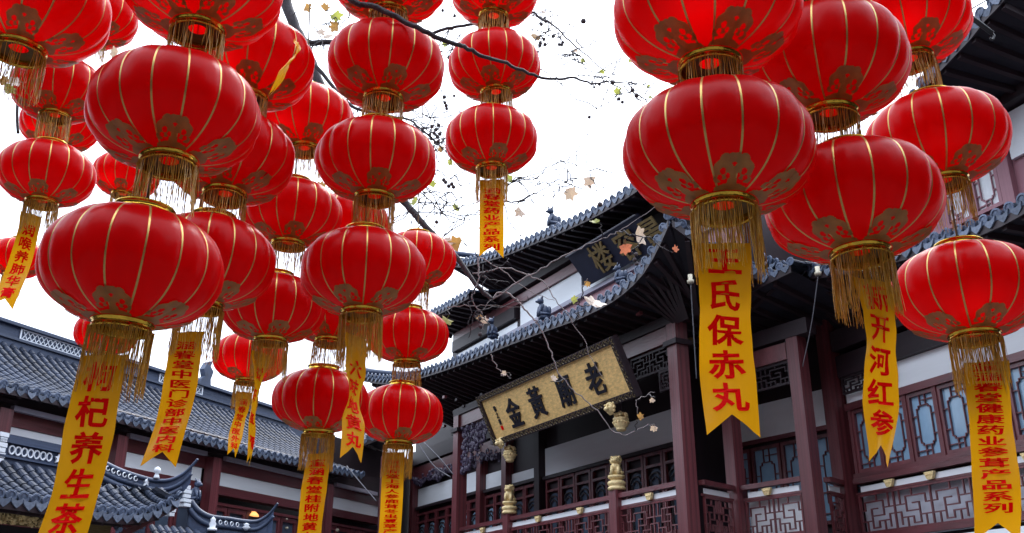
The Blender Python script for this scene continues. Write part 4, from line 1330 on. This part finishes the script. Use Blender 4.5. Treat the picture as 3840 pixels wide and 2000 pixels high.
for x, y, s, m in ((2397, 884, 90, 'pale'), (2345, 929, 62, 'red'), (2226, 1137, 100, 'pale'), (2233, 832, 46, 'green'), (2211, 676, 66, 'pale'), (2136, 720, 76, 'pale'), (1950, 795, 62, 'pale'),
                   (1708, 780, 44, 'green'), (1712, 914, 76, 'brown'), (1692, 905, 60, 'pale'), (1675, 1201, 60, 'green'), (2151, 1126, 40, 'green'), (2531, 936, 34, 'red'), (1258, 60, 66, 'green'), (1198, 119, 56, 'pale'),
                   (1347, 395, 34, 'brown'), (1668, 164, 36, 'green'), (2184, 231, 32, 'green'), (2258, 272, 30, 'green'), (2365, 225, 30, 'green'), (2312, 345, 44, 'green'), (2443, 366, 36, 'green'), (2416, 403, 36, 'green'), (2433, 325, 30, 'green'),
                   (2158, 191, 28, 'pale'), (1914, 673, 50, 'green'), (1556, 755, 50, 'green'), (1619, 691, 44, 'green'), (1655, 561, 40, 'brown'), (1690, 609, 34, 'green'), (2203, 1062, 34, 'brown'), (1893, 1400, 26, 'pale'), (2453, 1605, 34, 'pale'),
                   (2075, 1420, 34, 'pale'), (2400, 1565, 34, 'brown'), (2447, 1500, 26, 'pale'), (1258, 100, 60, 'brown'), (1230, 140, 60, 'pale'), (1218, 30, 50, 'brown'), (1150, 30, 50, 'brown'), (1315, 330, 40, 'green'),
                   (2060, 85, 28, 'pale'), (2040, 45, 34, 'pale'), (2008, 140, 70, 'brown'), (30, 335, 70, 'green'), (15, 300, 60, 'brown'), (60, 310, 70, 'pale'), (430, 200, 60, 'pale'), (470, 215, 40, 'green'), (1338, 1310, 70, 'brown'), (1310, 1400, 60, 'green'), (1795, 1190, 40, 'brown'), (1815, 1205, 40, 'pale'), (1560, 1330, 46, 'brown'), (1205, 700, 50, 'brown')):
    leaf(x, y, 10.8 if x > 500 else 8, s * 1.0, m)


def seed_mesh():
    mb = MB()
    mb.sphere((0, 0, 0), 1, 9, 7)
    rnd = random.Random(2)
    mb.v = [tuple(c * rnd.uniform(.88, 1.1) for c in v) for v in mb.v]
    mb.tube([(0, 0, .9), (.1, .1, 2.5), (0, 0, 4.5)], .1, 4)
    return mb.mesh('seed_ball', M['seed'], True)


SEED = seed_mesh()
seeds = [(2188, 80, 13), (2030, 92, 9), (2075, 136, 9), (2040, 147, 8), (2027, 163, 9), (2044, 168, 9), (2025, 172, 8), (2110, 160, 8), (2107, 168, 8), (2097, 168, 8), (2013, 197, 9), (2015, 210, 8), (2298, 310, 11), (2248, 317, 8), (2372, 339, 10), (2387, 359, 11), (2321, 372, 9), (2334, 384, 8),
         (1666, 365, 9), (1668, 386, 8), (1673, 397, 9), (1675, 408, 8), (1703, 360, 7), (1620, 475, 9), (1635, 487, 9), (1645, 470, 9), (1628, 500, 9), (1640, 515, 9), (1650, 503, 9), (1612, 505, 8), (1618, 522, 8), (1632, 535, 9), (1644, 530, 8), (1605, 540, 8), (1625, 552, 8), (1664, 676, 9), (1671, 684, 9), (1683, 699, 9), (1701, 702, 9), (1694, 691, 9), (1684, 216, 10), (1705, 60, 8), (1660, 40, 8), (2250, 768, 11), (1637, 833, 8),
         (1800, 1195, 8), (1803, 1225, 9), (1801, 1255, 9), (2385, 955, 9), (2380, 975, 9), (2388, 990, 9), (1990, 320, 7), (2210, 440, 8)]
for x, y, r in seeds:
    p = at(x, y, 10.6)
    q_ = Matrix.Translation(p) @ Matrix.Rotation(random.uniform(-.4, .4), 4, 'Y') @ Matrix.Scale(r / F_PX * 10.6, 4)
    link('seed_ball', SEED, tree, q_)
    hang(q_ @ Vector((0, 0, 4.5)))

# more crooked side twigs with buds along the limbs that cross the sky
for x, y, n_ in ((1250, 90, 5), (1340, 420, 5), (1570, 480, 7), (1640, 560, 6), (1700, 760, 6), (1900, 700, 5), (1780, 1030, 4), (1690, 160, 5), (2060, 90, 6), (2200, 215, 5), (2320, 310, 5), (2120, 660, 5), (1560, 800, 4), (1880, 240, 4)):
    for i_ in range(n_ * 2):
        p = at(x + random.uniform(-50, 50), y + random.uniform(-50, 50), random.uniform(10.2, 11))
        q = min(BR, key=lambda v: (v - p).length)
        d = Vector((random.uniform(-1, 1), random.uniform(-.3, .3), random.uniform(-.9, .5))).normalized() * random.uniform(.2, .75)
        P_ = fine_twig(q, q + d, .008, 6)
        for v in P_[2:]:
            if random.random() < .5: fine_twig(v, v + Vector((random.uniform(-.08, .08), random.uniform(-.05, .05), random.uniform(-.08, .06))), .006, 2)

# ================================================================== lanterns
NR = 16
RC = 0.165        # collar radius, lantern diameter = 1


def prof(t):
    """t from 0 (bottom collar) to 1 (top collar) -> radius, height"""
    ex = 2.25
    a0 = math.asin((RC / .5) ** (ex / 2))
    ph = a0 + (math.pi - 2 * a0) * t
    r = .5 * math.sin(ph) ** (2 / ex)
    c = math.cos(ph)
    z = -.345 * math.copysign(abs(c) ** (2 / ex), c)
    return r, z


def lobe(th, t):
    f = (th / (2 * math.pi) * NR) % 1.0
    return 1 + .042 * math.sin(math.pi * f) ** .8 * math.sin(math.pi * min(max(t, 0), 1)) ** .6


def body_mesh(seed=0):
    rnd = random.Random(seed)
    fill = [rnd.uniform(.45, 1.45) for _ in range(NR)]
    sag = [rnd.uniform(-.012, .012) for _ in range(NR)]
    nt, na = 34, NR * 10
    vs, fs = [], []
    for j in range(nt + 1):
        r, z = prof(j / nt)
        for i in range(na):
            th = 2 * math.pi * i / na
            t_ = j / nt
            pnl = int((th / (2 * math.pi) * NR) % NR)
            f_ = (th / (2 * math.pi) * NR) % 1.0
            k = 1 + (lobe(th, t_) - 1) * (fill[pnl] + 6 * sag[pnl] * math.cos(math.pi * t_))
            k += .006 * math.sin(f_ * math.pi * 6 + pnl) * math.sin(math.pi * f_) * (math.exp(-t_ * 7) + math.exp(-(1 - t_) * 7))
            k += .0035 * math.sin(t_ * 17 + pnl * 2.1) * math.sin(math.pi * f_) * math.sin(math.pi * t_)
            vs.append((r * k * math.cos(th), r * k * math.sin(th), z))
    for j in range(nt):
        for i in range(na):
            fs.append((j * na + i, j * na + (i + 1) % na, (j + 1) * na + (i + 1) % na, (j + 1) * na + i))
    return MB().add(vs, fs).mesh('silk_body', M['silk'], True)


def rib_mesh():
    nt = 26
    vs, fs = [], []
    for j in range(nt + 1):
        r, z = prof(.01 + .98 * j / nt)
        r2, z2 = prof(min(1, .01 + .98 * j / nt + .01))
        for s in (-1, 0, 1):
            vs.append((r + (.004 if s == 0 else .002), s * .0058, z * (1.004)))
    for j in range(nt):
        for s in range(2):
            fs.append((j * 3 + s, j * 3 + s + 1, (j + 1) * 3 + s + 1, (j + 1) * 3 + s))
    return MB().add(vs, fs).mesh('rib_tape', M['tape'], True)


def motif_mesh():
    """scrolling cloud printed round the lower collar, laid 2 mm proud of the silk"""
    def inside(x, y):
        # x -1..1 across, y 0..1 upwards
        def c(cx, cy, r): return (x - cx) ** 2 + ((y - cy) * 1.25) ** 2 < r * r
        s = abs(x)
        a = (y < .16 + .05 * math.cos(x * 3)) and s < .98 - .9 * y
        a = a or (s < .17 + .10 * (1 - y) and y < .55)
        a = a or c(0, .74, .34) or c(.46, .55, .33) or c(-.46, .55, .33) or c(.30, .82, .20) or c(-.30, .82, .20)
        a = a or (.52 < s < .86 and .22 < y < .42 and (s - .69) ** 2 + ((y - .32) * 1.5) ** 2 < .03)
        if c(.42, .52, .115) or c(-.42, .52, .115) or c(0, .72, .075): a = False
        if (x - .56) ** 2 + ((y - .36) * 1.4) ** 2 < .012 or (x + .56) ** 2 + ((y - .36) * 1.4) ** 2 < .012: a = False
        if c(.22, .40, .09) or c(-.22, .40, .09): a = False
        return a
    n = 44
    vs, fs, idx = [], [], {}

    def vid(i, j):
        if (i, j) not in idx:
            x, y = -1 + 2 * i / n, j / n
            t = .008 + .215 * y
            r, z = prof(t)
            half = .068 / max(r, .165) * (1 + .8 * y)
            th = x * half * 1.25
            k = lobe(th + math.pi / NR * 0, t)
            q = (r * (k + .012 * y) + .0045, th, z - .003)
            idx[(i, j)] = len(vs)
            vs.append((q[0] * math.cos(q[1]), q[0] * math.sin(q[1]), q[2]))
        return idx[(i, j)]
    for i in range(n):
        for j in range(n):
            if inside(-1 + 2 * (i + .5) / n, (j + .5) / n):
                fs.append((vid(i, j), vid(i + 1, j), vid(i + 1, j + 1), vid(i, j + 1)))
    return MB().add(vs, fs).mesh('cloud_motif', M['motif'], True)


def collar_mesh(up):
    z0 = prof(1)[1] if up else prof(0)[1]
    h = .052 if up else -.056
    s = 1 if up else -1
    p = [(RC - .012, z0 - s * .004), (RC + .010, z0 - s * .002), (RC + .012, z0 + s * .008), (RC + .002, z0 + s * .014), (RC + .002, z0 + h - s * .014), (RC + .010, z0 + h - s * .010), (RC + .010, z0 + h), (RC - .004, z0 + h), (RC - .008, z0 + h - s * .012), (RC - .012, z0 - s * .004)]
    return MB().lathe(p, 40, closed=False).mesh('collar', M['foil'], True)


def plate_mesh():
    z = prof(0)[1] - .008
    return MB().lathe([(RC - .009, z), (.062, z), (.060, z + .006), (RC - .009, z + .006)], 32, closed=False).mesh('base_plate', M['plate'], False)


def fringe_mesh(L, n, seed, ragged=.12):
    rnd = random.Random(seed)
    z0 = prof(0)[1] - .045
    mb = MB()
    gap = [(rnd.random() * 6.28, rnd.uniform(.06, .16)) for _ in range(5)]
    for k in range(n):
        th = 2 * math.pi * (k + rnd.uniform(-.5, .5)) / n
        if rnd.random() < .10: continue
        if any(abs((th - g + math.pi) % 6.2832 - math.pi) < w for g, w in gap) and rnd.random() < .75: continue
        l = L * (1 - rnd.random() ** 2 * ragged)
        if rnd.random() < .12: l *= rnd.uniform(.45, .8)
        r = RC + .006 + rnd.uniform(-.006, .006)
        dth, dr = rnd.gauss(0, .07), rnd.gauss(0, .008)
        w = rnd.uniform(.0017, .0030)
        pts = []
        ph = rnd.random() * 6
        for j in range(5):
            u = j / 4
            a = th + dth * u * u + .02 * math.sin(ph + u * 7)
            rr = r + dr * u + .006 * math.sin(u * 3 + ph)
            pts.append((rr * math.cos(a), rr * math.sin(a), z0 - l * u))
        mb.tube(pts, [w, w, w * .95, w * .9, w * .6], 3, False)
    return mb.mesh('fringe', M['fringe'])


BODIES = [body_mesh(q) for q in range(4)]
RIB, MOTIF, COL_T, COL_B, PLATE = rib_mesh(), motif_mesh(), collar_mesh(True), collar_mesh(False), plate_mesh()
FRINGE_S = [fringe_mesh(.31, 165, s) for s in (1, 2, 3)]
FRINGE_L = [fringe_mesh(.39, 240, s, .25) for s in (11, 12, 13)]
_cm = {}


def cord_mesh(l):
    l = round(l, 2)
    if l not in _cm:
        mb = MB().tube([(0, 0, prof(1)[1] - .02), (0, 0, prof(1)[1] + l)], .008, 5)
        mb.box((0, 0, prof(1)[1] + .02), (2 * RC - .02, .012, .012))
        _cm[l] = mb.mesh('hanging_cord', M['cord'])
    return _cm[l]


DIA = 0.9
# string -> list of (key, cx, cy, width) in 2576-wide coordinates, from top to bottom; labels follow
STR = {
    'A': [('A1', 72, 14, 412)],
    'B': [('B1', 238, 42, 222)],
    'C': [('C1', 512, -34, 388), ('C2', 440, 287, 422), ('C3', 336, 675, 463)],
    'D': [('D1', 632, 158, 300), ('D2', 578, 398, 322), ('D3', 522, 660, 345)],
    'E': [('E1', 768, 302, 212), ('E2', 733, 537, 240), ('E3', 688, 776, 264)],
    'F': [('F1', 980, -44, 262), ('F2', 972, 168, 280), ('F3', 947, 406, 288), ('F4', 914, 687, 312)],
    'G': [('G1', 1245, -20, 208), ('G2', 1244, 166, 216), ('G3', 1236, 354, 228)],
    'I': [('I1', 868, 572, 200), ('I2', 838, 786, 222), ('I3', 808, 1008, 244)],
    'J': [('J1', 1048, 656, 190), ('J2', 1026, 845, 203), ('J3', 1008, 1043, 206)],
    'K': [('K1', 628, 900, 181)],
    'L': [('L1', 268, 838, 165)],
    'S': [('S1', 318, 442, 168)],
    'M': [('M1', 147, 226, 222), ('M2', 117, 438, 252)],
    'N': [('N1', 150, 316, 200)],
    'O': [('O1', 42, 650, 150)],
    'P': [('P1', 1775, 34, 430), ('P2', 1810, 382, 482)],
    'Q': [('Q0', 2040, -130, 385), ('Q1', 2078, 164, 410), ('Q2', 2145, 510, 443)],
    'R': [('R1', 2268, 62, 330), ('R2', 2356, 354, 362), ('R3', 2432, 735, 390)],
}
LAB = {
    'A1': 'big red lantern cropped by the top left corner, gold fringe on its left',
    'B1': 'half hidden bright red lantern at the top, just right of the corner lantern',
    'C1': 'large lantern cropped by the top edge, first of the big left string',
    'C2': 'large dark red lantern in the middle of the big left string',
    'C3': 'largest left lantern, lowest of its string, above the long five-character banner',
    'D1': 'lantern half hidden behind the big top string, with a curled ribbon across its right side',
    'D2': 'dark red lantern mostly hidden right of the middle big left lantern',
    'D3': 'dark red lantern half hidden behind the largest left lantern, lowest of its string',
    'E1': 'medium lantern with only its right side and collar free, below the ribboned lantern',
    'E2': 'medium lantern left of centre, second of its string, partly behind the dark ones',
    'E3': 'medium lantern above the small round one, lowest of its string with a thin twisted ribbon',
    'F1': 'lantern at the top edge crossed by a dark branch, left of centre',
    'F2': 'full round lantern against white sky, second of the string left of centre',
    'F3': 'full lantern against the sky, third of the string left of centre',
    'F4': 'lowest and widest lantern of the string left of centre, with a twisted banner',
    'G1': 'small lantern cropped by the top edge near the centre, first of the free sky string',
    'G2': 'small bright lantern crossed by a twig, middle of the string hanging free in the sky',
    'G3': 'small bright lantern above the short yellow banner in the open sky',
    'I1': 'small lantern mostly hidden, peeping out below the third sky lantern',
    'I2': 'hidden lantern of which little but the gold collar shows behind the twisted ribbons',
    'I3': 'small lantern with visible gold top ring, lower centre left, above a long banner',
    'J1': 'small lantern with only its right half showing beside the widest centre lantern',
    'J2': 'small bright lantern in front of the hall roof, middle of its string',
    'J3': 'small lantern in front of dark eaves, lowest of its string, nearest the plaque',
    'K1': 'smallest round lantern low on the left, against sky above the grey roof',
    'L1': 'sliver of a red lantern behind the collar of the largest left lantern',
    'S1': 'small red lantern peeping out between the two left strings',
    'M1': 'medium lantern at left with bright top, just below the corner lantern',
    'M2': 'medium lantern at the left edge with a curling orange banner',
    'N1': 'red lantern almost hidden behind the medium upper left lantern',
    'O1': 'small lantern low at the left edge, partly behind the curling banner',
    'P1': 'large lantern cropped by the top edge, right of the sky gap, its base hole glowing',
    'P2': 'largest right lantern, lowest of its string, above a wide yellow banner',
    'Q0': 'lantern above the top edge of which only the gold fringe shows',
    'Q1': 'large lantern in the middle of the right group, below the top edge fringe',
    'Q2': 'large lantern right of the widest one, with long fringe and orange banner',
    'R1': 'bright red lantern at the top right, cropped by the edge, beside the dark pole',
    'R2': 'lantern at far right in front of the rose timber wall',
    'R3': 'lowest far right lantern cropped by the right edge, above the banner of many characters',
}
LANT = {}
k_ = 0
fcam = F_PX / K


def lantern(key, p, bottom, cord, yaw, tilt):
    e = thing('lantern', p, LAB[key], 'lantern', 'red silk lanterns')
    e.rotation_euler = (tilt[0], tilt[1], yaw)
    e.scale = (DIA * random.uniform(.98, 1.02), DIA * random.uniform(.98, 1.02), DIA * random.uniform(.96, 1.03))
    link_local('silk_body', random.choice(BODIES), e)
    for i in range(NR):
        link_local('rib_tape', RIB, e, rot=(0, 0, 2 * math.pi * i / NR))
    for i in range(6):
        link_local('cloud_motif', MOTIF, e, rot=(0, 0, 2 * math.pi * i / 6 + .2))
    link_local('top_collar', COL_T, e)
    link_local('bottom_collar', COL_B, e)
    link_local('base_plate', PLATE, e)
    link_local('fringe', random.choice(FRINGE_L if bottom else FRINGE_S), e, rot=(0, 0, random.uniform(0, 6.28)))
    link_local('hanging_cord', cord_mesh(cord), e)
    return e


for sname, lst in STR.items():
    # one horizontal distance for the whole string
    ys = []
    for key, cx, cy, w in lst:
        zc = fcam * DIA / w * math.sqrt(1 + ((cx - 1288) / fcam) ** 2)
        ys.append(zc * (CP - SP * (671 - cy) / fcam))
    Y = ys[-1] * .6 + sum(ys) / len(ys) * .4
    for i, (key, cx, cy, w) in enumerate(lst):
        p = at(cx * K, cy * K, Y)
        yaw = random.uniform(0, 2 * math.pi / NR)
        tl = (random.uniform(-.05, .05), random.uniform(-.05, .05))
        LANT[key] = (p, Y, lantern(key, p, i == len(lst) - 1 and sname not in 'ABLSN', 3.0 if i == 0 else .38, yaw + random.choice(range(16)) * 2 * math.pi / 16, tl))

# ================================================================== banners
def banner(key, text, top, bot, yaw, label, width=.255, csize=.8, start=.12, end=.86, bow=0.0, curl=0.0, Yb=None, twist_pts=None, bottom_cut=True, notch=.11):
    """satin strip hanging from a lantern; top and bot are photograph positions (2576 wide)"""
    p, Y, _ = LANT[key]
    Y = Y if Yb is None else Yb
    P0, P1 = at(top[0] * K, top[1] * K, Y), at(bot[0] * K, bot[1] * K, Y)
    Ln = (P1 - P0).length
    T = twist_pts or [(0, yaw), (1, yaw)]

    def yw(v):
        for (a, x), (b, y) in zip(T, T[1:]):
            if v <= b:
                q = (v - a) / (b - a); q = q * q * (3 - 2 * q)
                return x + (y - x) * q
        return T[-1][1]

    def S(u, v, h=0.0):
        c = P0.lerp(P1, v) + Vector((bow * math.sin(math.pi * v), .05 * math.sin(v * 4.0 + len(text)) + curl * math.sin(math.pi * v), 0))
        a = yw(v)
        w = Vector((math.cos(a), math.sin(a), 0))
        n = Vector((math.sin(a), -math.cos(a), 0))
        return c + w * u * width + n * (h + .016 * math.sin(v * 9 + u * 2.5) + .02 * u * u + .006 * math.sin(v * 31 + u * 9 + Ln) * (1 - v) + .004 * math.sin(u * 14 + v * 5))
    e = thing('banner', P0, label, 'banner', 'yellow banners')
    nu, nv = 8, 40
    nt = notch * 1.0 / max(Ln, .3) * .9
    vs, fs = [], []
    for j in range(nv + 1):
        for i in range(nu + 1):
            u = -.5 + i / nu
            vm = 1 - nt * (1 - abs(u) * 2)
            vs.append(S(u, vm * j / nv))
    for j in range(nv):
        for i in range(nu):
            a = j * (nu + 1) + i
            fs.append((a, a + 1, a + nu + 2, a + nu + 1))
    MB().add(vs, fs).build('cloth', M['banner'], e, True)
    n = len(text)
    for k, ch in enumerate(text):
        if ch == ' ': continue
        vc = start + (end - start) * (k + .5) / n
        g_v, g_f = glyph(ch, .030)
        hh = (end - start) / n * Ln
        sy_ = min(csize * width, hh * .90)
        sx_ = csize * width
        V = [S(v.x * sx_ / width, vc - v.y * sy_ / Ln, .004) for v in g_v]
        MB().add(V, g_f).build('character', M['ink'], e)
    return e


banner('C3', '枸杞养生茶', (276, 900), (127, 1420), .05, 'long yellow banner with five big red characters at lower left', width=.235, csize=.66, start=.025, end=.875)
banner('D3', '涵春堂中医门诊部中医内科', (478, 838), (400, 1176), .05, 'slanting orange banner with a column of small characters over the grey roof', width=.215, csize=.66, start=.07, end=.90)
banner('G3', '涵春堂药业产品系列', (1238, 450), (1236, 646), .05, 'short yellow banner hanging free in the sky above the upper roof', width=.235, csize=.72, start=.13, end=.93)
banner('I3', '童涵春堂桂附地黄丸', (804, 1140), (772, 1400), -.1, 'narrow yellow banner under the small lantern with a visible top ring', width=.235, csize=.66, start=.057, end=.857)
banner('J3', '童涵春堂上海人参鹿茸冬虫夏草产品系列', (992, 1140), (974, 1420), .05, 'narrow yellow banner packed with small characters, left of the hall post', width=.235, csize=.66, start=.064, end=.86)
banner('P2', '王氏保赤丸', (1812, 622), (1848, 1096), .12, 'wide yellow banner with five big red characters under the largest right lantern', width=.25, csize=.66, start=.015, end=.885)
banner('Q2', '新开河红参', (2184, 712), (2212, 1168), .35, 'curving orange banner with five red characters below the long fringe', width=.24, csize=.66, start=.02, end=.86, twist_pts=[(0, .5), (.5, .45), (1, .75)], bow=.05)
banner('R3', '童涵春堂健康药业参茸产品系列', (2490, 905), (2500, 1362), -.1, 'orange banner with a long column of characters at the right edge', width=.265, csize=.66, start=.0, end=.865)
banner('F4', '六味地黄丸', (897, 850), (880, 1158), 0, 'twisted yellow banner turning its pale back, hanging left of centre', width=.235, csize=.66, start=.2, end=.90, twist_pts=[(0, 1.2), (.3, 1.0), (.5, 1.4), (.72, 1.1), (1, .95)])
banner('E3', '益母草膏', (660, 890), (618, 1168), 0, 'thin twisted ribbon seen edge on, beside the smallest lantern', width=.2, csize=.6, start=.1, end=.9, twist_pts=[(0, 1.1), (.3, 1.45), (.6, 1.66), (1, 1.6)])
banner('K1', '涵春堂中医外科', (612, 985), (584, 1150), 0, 'narrow orange ribbon curling under the smallest round lantern', width=.2, csize=.6, start=.1, end=.9, twist_pts=[(0, .6), (.5, .95), (1, 1.2)])
banner('M2', '润喉养肺华膏', (80, 540), (6, 778), .2, 'orange banner curling to the left edge, crossing a small lantern', width=.2, csize=.62, start=.1, end=.9, twist_pts=[(0, 1.0), (.5, .55), (1, .35)])
banner('D1', '  ', (742, 95), (668, 252), 1.2, 'thin curled ribbon lying across a dark lantern at upper left', width=.075, twist_pts=[(0, 1.66), (.5, 1.72), (1, 1.78)], Yb=LANT['D1'][1] - .7, bow=.06)

# ================================================================== cables, pole and other small things
def cable(pts, r, label, m='wire', name='cable'):
    o = MB().tube(smooth_path(pts), r, 6).build(name, M[m], None, True)
    return tag(o, label, 'cable', 'thin cables')


def lamp_cable(p0, p1, bend, label):
    e = thing('hanging_cable', p1, label, 'cable', 'cables with lamp holders')
    mid = (p0 + p1) / 2 + bend
    MB().tube(smooth_path([p0, mid, p1]), .010, 6).build('cord', M['wire'], e, True)
    MB().lathe([(0, 0), (.06, 0), (.065, .05), (.04, .07), (.045, .16), (0, .17)], 12, (p0.x, p0.y, p0.z), False).build('lamp_holder', M['porcelain'], e, True)


lamp_cable(pt(FM, 3068, 1032, .6), pt(FM, 3010, 1375, .15), Vector((0.03, 0, 0)), 'pale cable sagging from a lamp holder to the tall outer post')
lamp_cable(pt(FA, 2590, 1062, .9), pt(FA, 2612, 1420, .3), Vector((0, 0, 0)), 'straight pale cable from a lamp holder beside the wide yellow banner')
cable([at(1300, 1748, 24), at(1360, 1820, 24), at(1412, 1880, 24)], .014, 'thin cable slanting down between the two small lantern banners')
cable([at(1590, 1660, 22), at(1650, 1720, 22), at(1700, 1780, 22)], .014, 'pair of thin cables beside the hall post, upper one')
cable([at(1560, 1650, 22), at(1625, 1745, 22), at(1690, 1790, 22)], .014, 'pair of thin cables beside the hall post, lower one')
cable([at(66, 380, 9), at(64, 440, 9), at(68, 500, 9)], .016, 'short dark cable at the left edge between two lanterns', 'iron')
pole = thing('pole', at(3618, 47, 8.5), 'short dark pole with a hook in front of the right eave at top', 'pole')
MB().tube([at(3520, -10, 8.5), at(3618, 47, 8.5), at(3722, 126, 8.5)], [.03, .028, .026], 8).build('shaft', M['iron'], pole, True)
MB().tube(smooth_path([at(3716, 122, 8.5), at(3728, 135, 8.5), at(3722, 150, 8.5), at(3712, 142, 8.5)]), .012, 6).build('hook', M['iron'], pole, True)
cable([at(3600, 62, 8.6), at(3650, 30, 8.6), at(3720, -10, 8.6)], .008, 'thin twig-like wire above the short pole at top right', 'iron')

# the character source was only needed while building
bpy.data.objects.remove(_font_obj)
bpy.data.curves.remove(_font_curve)
